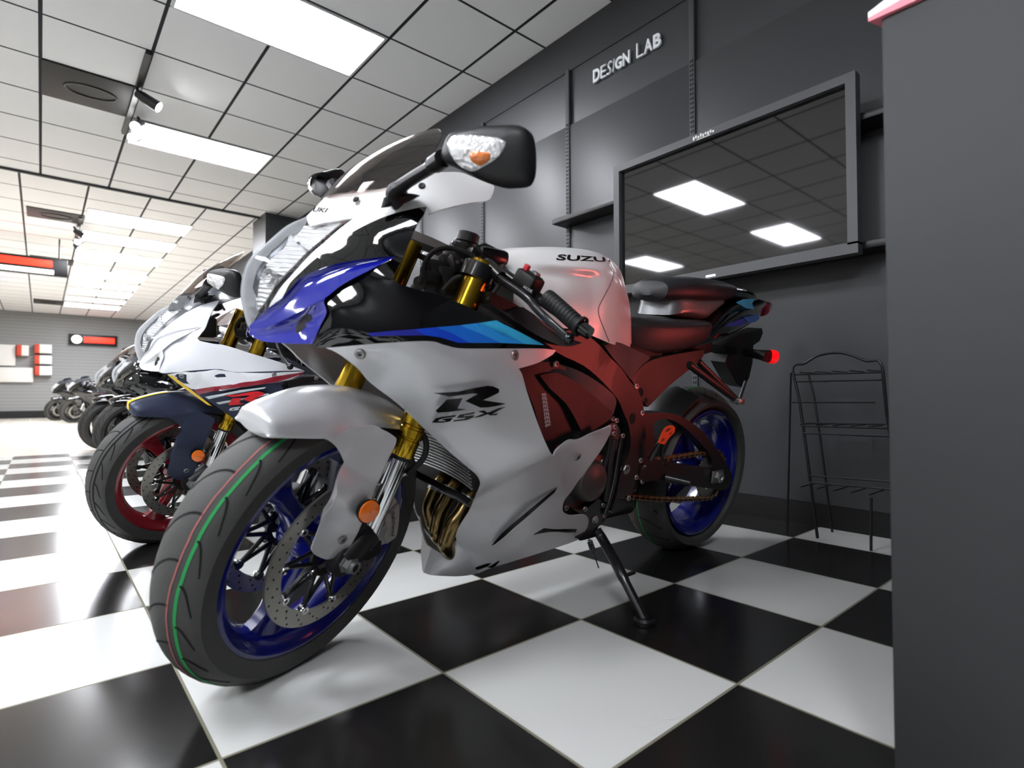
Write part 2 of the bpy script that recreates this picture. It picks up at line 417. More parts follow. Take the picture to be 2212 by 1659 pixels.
MB().box((.075, 0, 0), (.06, w*.97, h*.97), m_black, bev=.01).build('back_shell', tv)
MB().box((.15, 0, 0), (.09, .5, .35), m_black, bev=.01).build('wall_mount', tv)
m_mark = mat('white_marking', '#e8e8e4', .5)
mk_ = MB()
for k in range(9): mk_.box((-.001, .1-.0+(-k*.0125+.0), h/2-.02+(.004 if k % 2 else 0)), (.002, .008, .016-(k % 3)*.003), m_mark)
mk_.box((-.001, .05, h/2-.031), (.002, .07, .003), m_mark)
mk_.build('maker_mark', tv)
MB().box((-.002, .02, -h/2+.012), (.004, .045, .007), mat('lit_standby_bar', '#ffffff', .4, emit='#ffffff', estr=1.5)).build('standby_light', tv)
for z, t in ((1.655, 'upper black wall shelf running behind the television'), (1.15, 'lower black wall shelf below the television')):
    tag(MB().box((WALL_X-.075, .22, z), (.15, 2.55, .03), m_black, bev=.003).build('wall_shelf'), t, 'shelf')
# lettering on the wall
m_letter = mat('white_letters', '#eceff2', .5, emit=None)
dl = empty('wall_lettering', loc=(WALL_X-.02, 1.02, 2.52)); tag(dl, 'white DESIGN LAB lettering on the dark wall above the television', 'lettering')
let = [(1.9300,1.2637,2.4930),(1.9300,.7683,2.4756),(1.9300,.7676,2.5470),(1.9300,1.2631,2.5733)]
yA, yB = let[0][1], let[1][1]; zb = (let[0][2]+let[1][2])/2; zt = (let[2][2]+let[3][2])/2
glyph = [('D', .035, 0, 1.05, .115), ('E', 0, 0, 1., .085), ('S', -.008, .25, 1., .085), ('I', 0, .35, 1., .03), ('G', .035, 0, .95, .105), ('N', .03, 0, 1., .105), (' ', 0, 0, 1, .075), ('L', -.008, 0, 1.12, .1), ('A', .025, 0, 1., .115), ('B', .035, 0, 1., .11)]
tot = sum(g[4] for g in glyph)+.012*len(glyph); x = 0.
for ch, bo, sh, hh, wd in glyph:
    if ch != ' ':
        a, c = x/tot, (x+wd)/tot
        Y = lambda s_: yA+(yB-yA)*s_-1.02
        mb = MB(); text_quad(mb, ch, [(0, Y(a), zb-2.52), (0, Y(c), zb-2.52), (0, Y(c), zb-2.52+(zt-zb)*hh), (0, Y(a), zb-2.52+(zt-zb)*hh)], m_letter, .012, bo, sh)
        mb.build('letter', dl)
    x += wd+.012

# dark partition close on the right -------------------------------------------
m_part = mat('partition_grey', '#27292a', .6, bump=.04, nscale=400)
tag(MB().box((.314+.25, -.705-1.1, 1.131/2), (.5, 2.2, 1.131), m_part, bev=.004).build('display_partition'), 'dark grey display partition closing the right edge of the view', 'partition')
m_pinkwhite = mat('gloss_white_fairing', '#f2f2f2', .25); m_pink = mat('pink_stripe', '#e8808f', .4)
wd = empty('fairing_piece', loc=(.314, -.70, 1.131)); tag(wd, 'pointed white and pink fairing piece lying on the dark partition', 'fairing piece')
b_ = MB()
def wedge(z0a, z0b, z1a, z1b, m, name):
    A_ = [(-.006, .01, z0a), (0, -.5, z0b), (.3, -.5, z0b), (.09, -.02, z0a)]; B_ = [(-.006, .01, z1a), (0, -.5, z1b), (.3, -.5, z1b), (.09, -.02, z1a)]
    MB().loft([A_, B_], m, closed=True, caps=True).build(name, wd)
wedge(0, 0, .006, .07, m_pink, 'pink_edge'); wedge(.006, .07, .014, .2, m_pinkwhite, 'white_shell')

# wire display rack in front of the wall --------------------------------------------
m_wire = mat('black_wire', '#2a2c2e', .35, metal=.6)
rk = empty('wire_rack', loc=(1.7, -.15, 0)); tag(rk, 'empty black wire display rack standing against the dark wall', 'display rack')
IR = Matrix.Translation((-1.7, .15, 0))
arch = [(1.7000,.01,.6641),(1.7000,.0055,.6859),(1.7000,-.0085,.6934),(1.7000,-.0352,.6946),(1.7000,-.0789,.7206),(1.7000,-.124,.73),(1.7000,-.1675,.7298),(1.7000,-.2096,.7173),(1.7000,-.2528,.6948),(1.7000,-.29,.6946),(1.7000,-.302,.68),(1.7000,-.307,.6585)]
MB().tube(crom(arch, 4), .005, m_wire, 8, M=IR).build('arch', rk)
pl = [(1.7000,.01,.6641),(1.7000,-.0126,.5577),(1.7000,-.0287,.4344),(1.7000,-.0495,.2492),(1.7000,-.0657,.0906)]; pr = [(1.7000,-.307,.6585),(1.7000,-.3164,.5189),(1.7000,-.3269,.425),(1.7000,-.3409,.2611),(1.7000,-.35,.0932)]
pl.append((pl[-1][0], pl[-1][1]-.01, .005)); pr.append((pr[-1][0], pr[-1][1]-.01, .005))
for pp in (pl, pr): MB().tube(pp, .006, m_wire, 8, M=IR).build('post', rk)
for pp in (pl, pr): MB().tube([(x+.15, y, z) for x, y, z in pp], .005, m_wire, 8, M=IR).build('post', rk)
for bar_ in ([(1.7000,.0041,.6514),(1.7000,-.303,.6502)], [(1.7000,-.0003,.6225),(1.7000,-.3074,.6227)], [(1.6600,-.0015,.5388),(1.6600,-.2936,.5414)], [(1.6800,-.0339,.4446),(1.6800,-.3257,.4479)], [(1.7000,-.0378,.4557),(1.7000,-.3132,.4615)], [(1.6700,-.0364,.4171),(1.6700,-.3351,.4197)], [(1.6800,-.0573,.2507),(1.6800,-.3485,.258)], [(1.6700,-.0598,.2248),(1.6700,-.3531,.2331)]):
    MB().tube(bar_, .0035, m_wire, 6, M=IR).build('cross_bar', rk)
for z in (.66, .45, .2):
    for k in range(5):
        y = pl[0][1]-.03-k*.06; MB().tube([(1.69, y, z), (1.85, y, z)], .0025, m_wire, 6, M=IR).build('shelf_wire', rk)
side = [(1.6800,-.2689,.1934),(1.6600,-.272,.0026)]; MB().tube(side[:1]+[(side[1][0], side[1][1], .004)], .005, m_wire, 6, M=IR).build('foot', rk)
side = [(1.6600,.0005,.6565),(1.6600,.0231,-.0042)]; MB().tube(side[:1]+[(side[1][0], side[1][1], .004)], .004, m_wire, 6, M=IR).build('foot', rk)

# far end of the showroom -------------------------------------------------------------
m_red_led = mat('red_led_lettering', '#ff3a1c', .5, emit='#ff1a10', estr=1.5); m_white_led = mat('white_lit', '#ffffff', .5, emit='#fff6e8', estr=4)
def lit_sign(name, c, w, h, label, bars):
    e = empty(name, loc=c); tag(e, label, 'illuminated sign')
    MB().box((0, 0, 0), (w, .05, h), m_black, bev=.005).build('housing', e)
    for nm, (x0, x1, z0_, z1_), m in bars:
        if nm == 'round_emblem': MB().lathe([(.001, .012), (h*.36, .012), (h*.38, 0)], ((x0+x1)/2, -.03, (z0_+z1_)/2), (0, -1, 0), m, 24).build(nm, e)
        else: MB().box(((x0+x1)/2, -.03, (z0_+z1_)/2), (x1-x0, .014, z1_-z0_), m, bev=.004).build(nm, e)
s0 = [(-.0404,19.0000,2.3454),(1.0508,19.0000,2.0938)]
lit_sign('wall_sign', ((s0[0][0]+s0[1][0])/2, 19.1, (s0[0][2]+s0[1][2])/2), 1.12, .3, 'red lit sign with white round emblem on the far wall', [('round_emblem', (-.5, -.26, -.1, .1), m_white_led), ('red_panel', (-.22, .5, -.08, .08), m_red_led)])
s1 = [(-1.0971,9.6000,2.6094),(-.4064,9.6000,2.3994)]
hs = empty('hanging_sign', loc=((s1[0][0]+s1[1][0])/2-.2, 9.6, (s1[0][2]+s1[1][2])/2)); tag(hs, 'hanging sign with a red band above a white lit band, below the ceiling at left', 'illuminated sign')
MB().box((0, .03, -.02), (1.2, .06, .26), m_black, bev=.01).build('housing', hs); MB().box((-.05, -.012, .02), (.95, .02, .1), m_red_led, bev=.008).build('red_band', hs); MB().box((-.05, -.012, -.1), (.98, .02, .06), m_white_led, bev=.008).build('white_band', hs)
for x in (-.5, .5): MB().cyl((x, .03, .1), (x, .03, H-hs.location.z), .01, m_black, 8).build('hanger', hs)
m_blue_led = mat('blue_lit', '#5a6cff', .5, emit='#4a5cff', estr=3)
s2 = [(-1.8715,14.0000,2.9596),(-1.2360,14.0000,2.4932)]
bs = empty('blue_sign', loc=((s2[0][0]+s2[1][0])/2, 14, (s2[0][2]+s2[1][2])/2)); tag(bs, 'blue lit sign cut off by the left edge of the picture', 'illuminated sign')
MB().box((0, .02, 0), (.5, .05, .62), m_black, bev=.01).build('housing', bs)
for z in (-.18, .02, .2): MB().box((0, -.01, z), (.46, .02, .06), m_blue_led, bev=.01).build('tube', bs)
m_box_w = mat('carton_white', '#dedcd6', .6); m_box_r = mat('carton_red', '#c8452c', .6)
for i, (a, c, d, t) in enumerate(((742, 765, 0, 'white and red carton, top of the right column on the far wall'), (764, 787, 0, 'white and red carton, middle of the right column on the far wall'), (788, 812, 0, 'white and red carton, bottom of the right column on the far wall'), (742, 770, -62, 'white and red carton, left column on the far wall'))):
    k = [[(-.779,19.0000,2.0398),(-.4155,19.0000,1.7653)], [(-.7753,19.0000,1.7358),(-.412,19.0000,1.4696)], [(-.7718,19.0000,1.4446),(-.4084,19.0000,1.1612)], [(-1.1465,19.0000,1.9930),(-.8986,19.0000,1.6796)]][i]
    x0, x1, za, zb_ = k[0][0], k[1][0], k[1][2], k[0][2]
    e = empty('carton', loc=((x0+x1)/2, 19.078, (za+zb_)/2)); tag(e, t, 'carton', 'cartons on the far wall')
    MB().box((.05, 0, 0), (x1-x0-.1, .25, zb_-za-.03), m_box_w, bev=.005).build('box', e); MB().box((-(x1-x0)/2+.05, 0, 0), (.1, .25, zb_-za-.03), m_box_r, bev=.004).build('red_end', e)
for k, t in (([(-1.6552,19.0000,1.9878),(-1.1672,19.0000,1.4187)], 'upper white shirt display on the far wall at left'), ([(-1.6474,19.0000,1.3784),(-.7949,19.0000,.9761)], 'lower pale display board on the far wall at left')):
    x0, x1, za, zb_ = k[0][0], k[1][0], k[1][2], k[0][2]
    tag(MB().box(((x0+x1)/2, 19.142, (za+zb_)/2), (x1-x0, .12, zb_-za), m_box_w, bev=.02).build('display_board'), t, 'display board')

# ------------------------------------------------------------------ the silver sport motorcycle (bike space: x forward, y left, z up, metres)
BIKE = Matrix([[-1.0, 0.0, 0.0, 1.198117], [0.0, -0.987688, -0.156434, 0.238722], [0.0, -0.156434, 0.987688, 0.0]] + [[0, 0, 0, 1]])
WH = Matrix([[0.92207, -0.364244, -0.130818, 1.412426], [0.382258, 0.909992, 0.160605, 0.016419], [0.060544, -0.198095, 0.978311, 0.284961]] + [[0, 0, 0, 1]])            # steered front wheel and fork, in bike space
m_silver = mat('matte_silver_paint', '#cfd0d2', .33, metal=.5, coat=.12, noise=.03, nscale=90)
m_pearl = mat('pearl_white_silver_paint', '#e0e0df', .3, metal=.1, coat=.4)
m_gloss = mat('gloss_black_paint', '#040405', .06, coat=1.)
m_blue = mat('gloss_blue_paint', '#061087', .1, coat=1.)
m_rimblue = mat('blue_wheel_paint', '#070f66', .22, coat=.7)
m_tyre = mat('tyre_rubber', '#3c3c3a', .6, bump=.15, nscale=220)
m_groove = mat('tyre_groove', '#050505', .9)
m_green = mat('green_tread_line', '#1f8f4a', .7); m_redline = mat('pink_tread_line', '#9c5a58', .7)
m_gold = mat('gold_anodised_fork', '#b8952a', .22, metal=1.)
m_chrome = mat('chrome', '#d9dadc', .08, metal=1.)
m_gunmetal = mat('polished_dark_steel', '#3c3f42', .12, metal=1.)
m_alu = mat('cast_aluminium', '#8c8d8c', .38, metal=.8, noise=.06, nscale=60)
m_caliper = mat('grey_caliper', '#a6a8a5', .42, metal=.25)
m_disc = mat('steel_disc', '#9a9892', .3, metal=.85, noise=.05, nscale=120)
m_plast = mat('black_plastic', '#0d0d0e', .45, bump=.1, nscale=500)
m_satin = mat('satin_black_metal', '#101012', .3, coat=.2)
m_rub = mat('black_rubber', '#111112', .6)
m_frame_b = mat('black_frame_paint', '#131010', .45, coat=.08)
m_bronze = mat('heat_bronzed_steel', '#7d6a45', .24, metal=1.)
m_orange = mat('orange_reflector', '#e06a00', .15, coat=1., bump=.6, nscale=300)
m_redlens = mat('red_lens', '#d00818', .12, coat=1., emit='#ff1010', estr=.25)
def thin_clear(name, tint, refl):
    m = bpy.data.materials.new(name); m.use_nodes = True; nt = m.node_tree; nt.nodes.clear()
    out = nt.nodes.new('ShaderNodeOutputMaterial'); t = nt.nodes.new('ShaderNodeBsdfTransparent'); g = nt.nodes.new('ShaderNodeBsdfGlossy'); mx = nt.nodes.new('ShaderNodeMixShader'); fr_ = nt.nodes.new('ShaderNodeMath'); fr_.operation = 'MULTIPLY_ADD'; lw = nt.nodes.new('ShaderNodeLayerWeight'); lw.inputs['Blend'].default_value = .5; pw = nt.nodes.new('ShaderNodeMath'); pw.operation = 'POWER'; pw.inputs[1].default_value = 4.5; nt.links.new(lw.outputs['Facing'], pw.inputs[0]); nt.links.new(pw.outputs[0], fr_.inputs[0]); fr_.inputs[1].default_value = refl; fr_.inputs[2].default_value = .035
    t.inputs[0].default_value = srgb(tint); g.inputs['Roughness'].default_value = .03
    nt.links.new(fr_.outputs[0], mx.inputs[0]); nt.links.new(t.outputs[0], mx.inputs[1]); nt.links.new(g.outputs[0], mx.inputs[2]); nt.links.new(mx.outputs[0], out.inputs[0])
    return m
m_clear = thin_clear('clear_lens', '#fdfdfd', .6); m_screen_t = thin_clear('tinted_windscreen', '#dcd6d3', .6)
m_refl = mat('headlight_reflector', '#fafbfc', .16, metal=.3)
nt, N, L, b = nodes(m_refl)
tc = N.new('ShaderNodeTexCoord'); wv = N.new('ShaderNodeTexWave'); wv.inputs['Scale'].default_value = 38; wv.inputs['Distortion'].default_value = 2.; wv.bands_direction = 'Z'; L.new(tc.outputs['Object'], wv.inputs['Vector'])
bp = N.new('ShaderNodeBump'); bp.inputs['Strength'].default_value = .8; bp.inputs['Distance'].default_value = .006; L.new(wv.outputs['Fac'], bp.inputs['Height']); L.new(bp.outputs['Normal'], b.inputs['Normal'])
m_bucket = mat('headlight_bucket', '#d9dcdf', .2, metal=.15)
m_dark_in = mat('headlight_inner', '#4a4d52', .3, metal=.6)
m_seat = mat('seat_vinyl', '#1e1f21', .5, bump=.15, nscale=600)
m_chain = mat('chain_gold', '#a9845a', .35, metal=.8)
m_engine = mat('engine_grey', '#4c4a49', .45, metal=.4)
m_rad = mat('radiator_fins', '#8b8d8c', .35, metal=.8)
m_decal = mat('black_decal', '#050506', .25)
m_white_d = mat('white_decal', '#e4e4e4', .5)
m_carbon = mat('carbon_weave', '#232325', .4, coat=.3)
nt, N, L, b = nodes(m_carbon)
tc = N.new('ShaderNodeTexCoord'); wv = N.new('ShaderNodeTexWave'); wv.inputs['Scale'].default_value = 55; wv.wave_profile = 'TRI'
mp = N.new('ShaderNodeMapping'); mp.inputs['Rotation'].default_value = (0, .9, 0); L.new(tc.outputs['Object'], mp.inputs[0]); L.new(mp.outputs[0], wv.inputs['Vector'])
mr = N.new('ShaderNodeMix'); mr.data_type = 'RGBA'; mr.inputs[6].default_value = srgb('#1b1b1c'); mr.inputs[7].default_value = srgb('#3a3a3c'); L.new(wv.outputs['Fac'], mr.inputs[0]); L.new(mr.outputs[2], b.inputs['Base Color'])
m_cowl = mat('grey_textured_cowl', '#6d6f70', .35, metal=.5)
m_signal = mat('signal_lens', '#f2f2f2', .05, metal=.5, coat=1.)
nt, N, L, b = nodes(m_signal)
tc = N.new('ShaderNodeTexCoord'); vo = N.new('ShaderNodeTexVoronoi'); vo.inputs['Scale'].default_value = 120; L.new(tc.outputs['Object'], vo.inputs['Vector'])
bp = N.new('ShaderNodeBump'); bp.inputs['Strength'].default_value = .7; bp.inputs['Distance'].default_value = .004; L.new(vo.outputs['Distance'], bp.inputs['Height']); L.new(bp.outputs['Normal'], b.inputs['Normal'])
m_amber = mat('amber_bulb', '#d8752a', .15, coat=1., bump=.6, nscale=200)
BL = [mat('stripe_blue_%d' % i, c, .15, coat=.8) for i, c in enumerate(('#2a2f9c', '#1442c4', '#1769cf', '#2a8fdc', '#3bb2e4'))]

SK = [(1.5430,0,.7064),(1.5585,0,.7692),(1.5430,0,.835),(1.5164,0,.8661),(1.4840,0,.9018),(1.4496,0,.925),(1.4152,0,.97),(1.5113,.05,.8253),(1.4850,.05,.8636),(1.4523,.05,.8987),(1.5417,.028,.7584),(1.4041,.115,.9216),(1.4679,.1,.8512),(1.5009,.085,.8029),(1.5254,.052,.7477),(1.3915,.09,.961),(1.3453,.118,.9897),(1.2985,.15,1.0284),(1.2981,.165,.9975),(1.1583,.2,1.0262),(1.1573,.205,1.0005),(1.2233,.17,1.0396),(1.2963,.19,.9527),(1.3715,.145,.9256),(1.4037,.165,.8539),(1.3518,.18,.8586),(1.3358,.187,.9032),(1.3647,.205,.8205),(1.4180,.175,.8008),(1.4677,.155,.7669),(1.4806,.155,.6904),(1.5326,.045,.6834),(1.5424,.015,.6912),(1.5022,.1,.7388),(1.4541,.178,.7341),(1.3884,.205,.7666),(1.2846,.225,.8046),(1.1953,.245,.7751),(1.1280,.255,.7573),(1.0407,.265,.7254),(1.4611,.165,.686),(1.3892,.215,.7161),(1.3036,.24,.7132),(1.2390,.25,.7057),(1.0030,.264,.7144),(1.4102,.195,.6806),(1.1151,.264,.6994),(1.4246,.176,.6658),(1.3788,.178,.6289),(1.3134,.18,.5706),(1.2391,.178,.5055),(1.1314,.168,.4204),(1.0717,.157,.3577),(1.3057,.22,.615),(1.2090,.25,.5926),(1.0889,.264,.6694),(1.0311,.258,.5713),(.9592,.248,.4781),(.7737,.252,.5346),(.8771,.25,.4725),(1.0785,.238,.4694),(1.0656,.178,.3581),(1.0616,.128,.2866),(1.0874,.088,.2375),(1.0284,.08,.1461),(.9705,.098,.1601),(.8473,.12,.1794),(.71,.132,.1956),(.7182,.165,.2746),(.8182,.172,.3051),(.8361,.2,.3838),(.7964,.226,.4514),(.8814,.2,.375),(.9528,.15,.2882),(1.0062,.118,.2303),(.9936,.2,.3772)]
skin = TPS(SK)
bike = empty('motorcycle', M=BIKE)
tag(bike, 'silver and black sport motorcycle with blue wheels, nearest to the camera', 'motorcycle', 'sport motorcycles lined up along the dark wall')

from mathutils.bvhtree import BVHTree
EYE = Vector((1.835, 1.103, .75))
def onto(o, pts, off=.001):
    # drop points along the line of sight they were measured on, down to the surface of o
    bv = BVHTree.FromPolygons([v_.co for v_ in o.data.vertices], [tuple(p_.vertices) for p_ in o.data.polygons]); out = []
    for p in pts:
        h_ = bv.ray_cast(EYE, (Vector(p)-EYE).normalized())
        n_ = h_[1] if h_[0] is not None else None
        if n_ is not None and n_.dot(EYE-h_[0]) < 0: n_ = -n_
        out.append(h_[0]+n_*off if n_ is not None else None)
    return out
# ---- bodywork cut from the skin
def body(name, outline, m, mirror=None, label=None, **k):
    mb = MB(); panel_mb(mb, skin, outline, m, **k)
    return mb.build(name, bike, mirror=(mirror == 'join'), label=label)
o_cowl = [(1.4158,.0015,.9697),(1.4080,.018,.9737),(1.4009,.0356,.976),(1.3881,.0666,.9775),(1.3669,.0964,.9833),(1.3455,.1183,.9896),(1.3202,.1364,1.0094),(1.2982,.1495,1.0285),(1.2689,.1645,1.0302),(1.2232,.1696,1.0410),(1.1989,.1803,1.0373),(1.1775,.1909,1.0318),(1.1580,.1994,1.0278),(1.1568,.2008,1.0237),(1.1602,.2023,1.0114),(1.1669,.2035,.9985),(1.1751,.2031,.9939),(1.2210,.2009,.9785),(1.2676,.1989,.9593),(1.2975,.1933,.9437),(1.2963,.1899,.9527),(1.2974,.1869,.9575),(1.3074,.182,.9554),(1.3507,.1598,.9363),(1.3864,.1422,.9137),(1.4093,.1277,.8961),(1.4386,.1175,.8682),(1.4661,.1112,.8408),(1.4862,.0996,.815),(1.5019,.0898,.7925),(1.5076,.0869,.7764),(1.5108,.0829,.7657),(1.5182,.0684,.7554),(1.5245,.0535,.7457),(1.5236,.0576,.7533),(1.5140,.0748,.7806),(1.5009,.085,.8029),(1.4844,.0921,.8283),(1.4676,.0992,.8513),(1.4450,.0987,.8758),(1.4229,.1007,.9001),(1.4036,.1139,.9217),(1.4153,.0929,.9186),(1.4343,.0585,.9123),(1.4522,.0376,.905),(1.4544,.028,.9081),(1.4511,.0091,.9198),(1.4500,.0011,.9249),(1.4326,.0003,.9474)]
body('nose_cowl', o_cowl, m_pearl, 'join', 'pearl white nose cowl', ymin=0)
o_lens = [(1.4500,.0011,.9249),(1.4511,.0091,.9198),(1.4544,.028,.9081),(1.4522,.0376,.905),(1.4343,.0585,.9123),(1.4153,.0929,.9186),(1.4036,.1139,.9217),(1.4229,.1007,.9001),(1.4450,.0987,.8758),(1.4676,.0992,.8513),(1.4844,.0921,.8283),(1.5009,.085,.8029),(1.5140,.0748,.7806),(1.5236,.0576,.7533),(1.5253,.0519,.7451),(1.5356,.0215,.7216),(1.5434,.0016,.7064),(1.5519,-.0048,.7351),(1.5585,-.0002,.7692),(1.5541,-.0007,.8096),(1.5429,-.0004,.8351),(1.5165,.0001,.8661),(1.4838,-.0006,.9019)]
hl = body('headlight', o_lens, m_clear, 'join', 'clear headlight lens', th=.003, ymin=0)
# reflectors behind the lens
def refl_mb(outline, off, m, fr_=(70, 45)):
    saw = lambda t: abs((t % 1)-.5)
    mb = MB(); panel_mb(mb, skin, outline, m, th=.003, off=off, step=.0055, extra=lambda x, z: .006*saw(x*fr_[0])+.005*saw(z*fr_[1]), sm=False); return mb
r1 = refl_mb([(1.4560,.0289,.9063),(1.4352,.0611,.9098),(1.4158,.0943,.9168),(1.4071,.1094,.9199),(1.4242,.0969,.9012),(1.4463,.095,.8771),(1.4665,.0956,.8555),(1.4737,.0704,.8645),(1.4739,.0453,.8817)], -.022, m_refl).build('upper_reflector', hl, mirror=True)
r2 = refl_mb([(1.4775,.0314,.8873),(1.4745,.0731,.8616),(1.4700,.0953,.851),(1.4860,.0895,.8281),(1.5023,.0811,.8053),(1.5169,.054,.8114),(1.5232,.0351,.8239),(1.5127,.025,.8496),(1.4930,.0245,.8742)], -.03, m_refl).build('main_reflector', hl, mirror=True)
r3 = refl_mb([(1.5381,.0307,.7956),(1.5175,.0569,.8061),(1.5096,.0735,.7992),(1.5174,.0699,.7776),(1.5246,.0564,.7557),(1.5302,.0397,.7389),(1.5358,.0378,.7593)], -.03, m_refl).build('lower_reflector', hl, mirror=True)
mb = MB(); panel_mb(mb, skin, o_lens, m_bucket, th=.003, off=-.04, ymin=-.004); mb.build('inner_bezel', hl, mirror=True)
mb = MB(); panel_mb(mb, skin, [(1.4827,.0322,.8809),(1.5097,.0225,.8555),(1.5297,.0215,.8298),(1.5404,.0239,.8033),(1.5401,.0322,.7771),(1.5351,.0396,.762),(1.5333,.0418,.7858),(1.5275,.0393,.8101),(1.5134,.0382,.8358),(1.4904,.0427,.8631)], m_dark_in, th=.003, off=-.026, ymin=.0); mb.build('dark_divider', hl, mirror=True)
mb = MB()
for c, r in (([(1.5387,.045,.8019)][0], .014), ([(1.4864,.05,.8423)][0], .03), ([(1.4549,.06,.8816)][0], .022)):
    mb.lathe([(.001, -.02), (r*.6, -.016), (r*.95, 0), (r, .008)], (c[0]-.02, c[1]-.012, c[2]), (1, .45, .1), m_refl, 20)
    mb.ball((c[0]-.02, c[1]-.012, c[2]), r*.3, m_chrome, 12)
mb.build('projector', hl, mirror=True)
o_black = [(1.2974,.1869,.9575),(1.3019,.1899,.9463),(1.3163,.192,.9222),(1.3285,.1918,.8912),(1.3386,.1885,.8583),(1.3530,.1971,.8351),(1.3643,.2043,.8205),(1.3579,.2099,.8111),(1.3399,.215,.807),(1.3129,.221,.8025),(1.2849,.2261,.8006),(1.2418,.2362,.7895),(1.1953,.245,.7751),(1.1455,.2527,.7615),(1.0924,.2604,.7457),(1.0322,.2648,.7259),(1.0064,.2641,.7158),(1.0518,.2648,.7166),(1.1628,.2594,.7098),(1.2390,.2501,.7054),(1.2722,.2455,.7094),(1.3036,.24,.7138),(1.3875,.2137,.7026),(1.4615,.166,.6866),(1.4792,.1547,.6905),(1.4717,.1589,.7266),(1.4656,.1627,.7474),(1.4671,.1584,.7571),(1.4694,.1533,.7642),(1.4673,.1533,.7707),(1.4505,.1601,.7891),(1.4301,.1645,.8106),(1.4004,.1796,.8286),(1.3588,.1835,.8514),(1.3523,.1811,.8585),(1.3815,.177,.8527),(1.4359,.1487,.8359),(1.4654,.1265,.8201),(1.4895,.1042,.8012),(1.5026,.094,.7809),(1.5115,.0816,.7643),(1.5076,.0869,.7764),(1.5019,.0898,.7925),(1.4862,.0996,.815),(1.4661,.1112,.8408),(1.4386,.1175,.8682),(1.4093,.1277,.8961),(1.3864,.1422,.9137),(1.3507,.1598,.9363),(1.3074,.182,.9554)]
up = body('upper_fairing', o_black, m_gloss, None, 'gloss black upper fairing'); mirrored(up)['label'] = 'gloss black upper fairing'
# blue duct, with its fin ridge, hollow and scoop mouth
# blue duct: a hollow fin above a crease, a scoop with its mouth below
T_ = crom([(1.5434,.0016,.7064),(1.5355,.0224,.7211),(1.5245,.0565,.7452),(1.5115,.0847,.7635),(1.4895,.1072,.8012),(1.4654,.1295,.8201),(1.4359,.1517,.8359),(1.3815,.18,.8527),(1.3523,.1831,.8585)], 5)
C_ = crom([(1.5422,.0105,.7009),(1.5249,.0544,.7107),(1.5122,.0879,.7245),(1.4978,.1203,.7408),(1.4826,.1472,.7573),(1.4673,.1661,.7712),(1.4416,.1753,.7978),(1.4069,.1888,.8236),(1.3531,.1847,.8568)], 5)
def dense(c, n):
    L = [0]
    for a, q in zip(c, c[1:]): L.append(L[-1]+(q-a).length)
    out = []
    for i in range(n):
        t = L[-1]*i/(n-1); k = max(j for j in range(len(L)) if L[j] <= t+1e-9); k = min(k, len(c)-2)
        out.append(c[k].lerp(c[k+1], (t-L[k])/max(1e-9, L[k+1]-L[k])))
    return out
nu, nv = 44, 15
Tt, Ct = dense(T_, nu), dense(C_, nu); v = []
for i in range(nu):
    u = i/(nu-1); dep = .017*math.sin(PI*min(1, max(0, (u-.04)/.96)))**.8
    for j in range(nv):
        w_ = j/(nv-1); p = Tt[i].lerp(Ct[i], w_); v.append(p+Vector((0, -dep*(math.sin(PI*w_**.8))**1.2, 0)))
F_ = [(i*nv+j, i*nv+j+1, (i+1)*nv+j+1, (i+1)*nv+j) for i in range(nu-1) for j in range(nv-1)]
mb = MB(); mb.shell(v, F_, [Vector((0, -.004, 0))]*len(v), m_blue)
Bt = dense(crom([(1.5436,.008,.6973),(1.5416,.0179,.6908),(1.5309,.0476,.6842),(1.5145,.0853,.6852),(1.4985,.1207,.6875),(1.4798,.1542,.6909)], 5), nu)
C2 = dense(crom([(1.5422,.0105,.7009),(1.5249,.0544,.7107),(1.5122,.0879,.7245),(1.4978,.1203,.7408),(1.4826,.1472,.7573),(1.4676,.1658,.7709)], 5), nu)
Rt = dense(crom([(1.4676,.1658,.7709),(1.4691,.166,.763),(1.4657,.1725,.7473),(1.4717,.1669,.7266),(1.4760,.1608,.7085),(1.4798,.1542,.6909)], 5), nv)
v = []
for i in range(nu):
    u = i/(nu-1); g_ = max(0, min(1, u/.75))**1.2*(1 if u < .84 else max(0, (1-u)/.16))**.8
    for j in range(nv):
        w_ = j/(nv-1); p = C2[i].lerp(Bt[i], w_)
        bulge = (Rt[j]-Rt[0].lerp(Rt[-1], w_))*u**3
        v.append(p+bulge+Vector((0, -.03*g_*math.sin(PI*w_)**1.1+.006*g_*math.exp(-((w_-.5)/.06)**2), 0)))
mb.shell(v, F_, [Vector((0, -.004, 0))]*len(v), m_blue)
du = mb.build('air_duct', bike, mirror=True, label='glossy blue nose duct', sharp=60)
mb = MB(); q_ = [v[i*nv+j]+Vector((0, .0012, 0)) for i, j in ((36, 3), (38, 4), (39, 6), (38, 8), (36, 10), (34, 10), (33, 7), (34, 5))]; mb.plate(smooth_outline(q_, 3, 80), (0, -.002, 0), m_plast); dm = mb.build('duct_mouth', du); mirrored(dm)
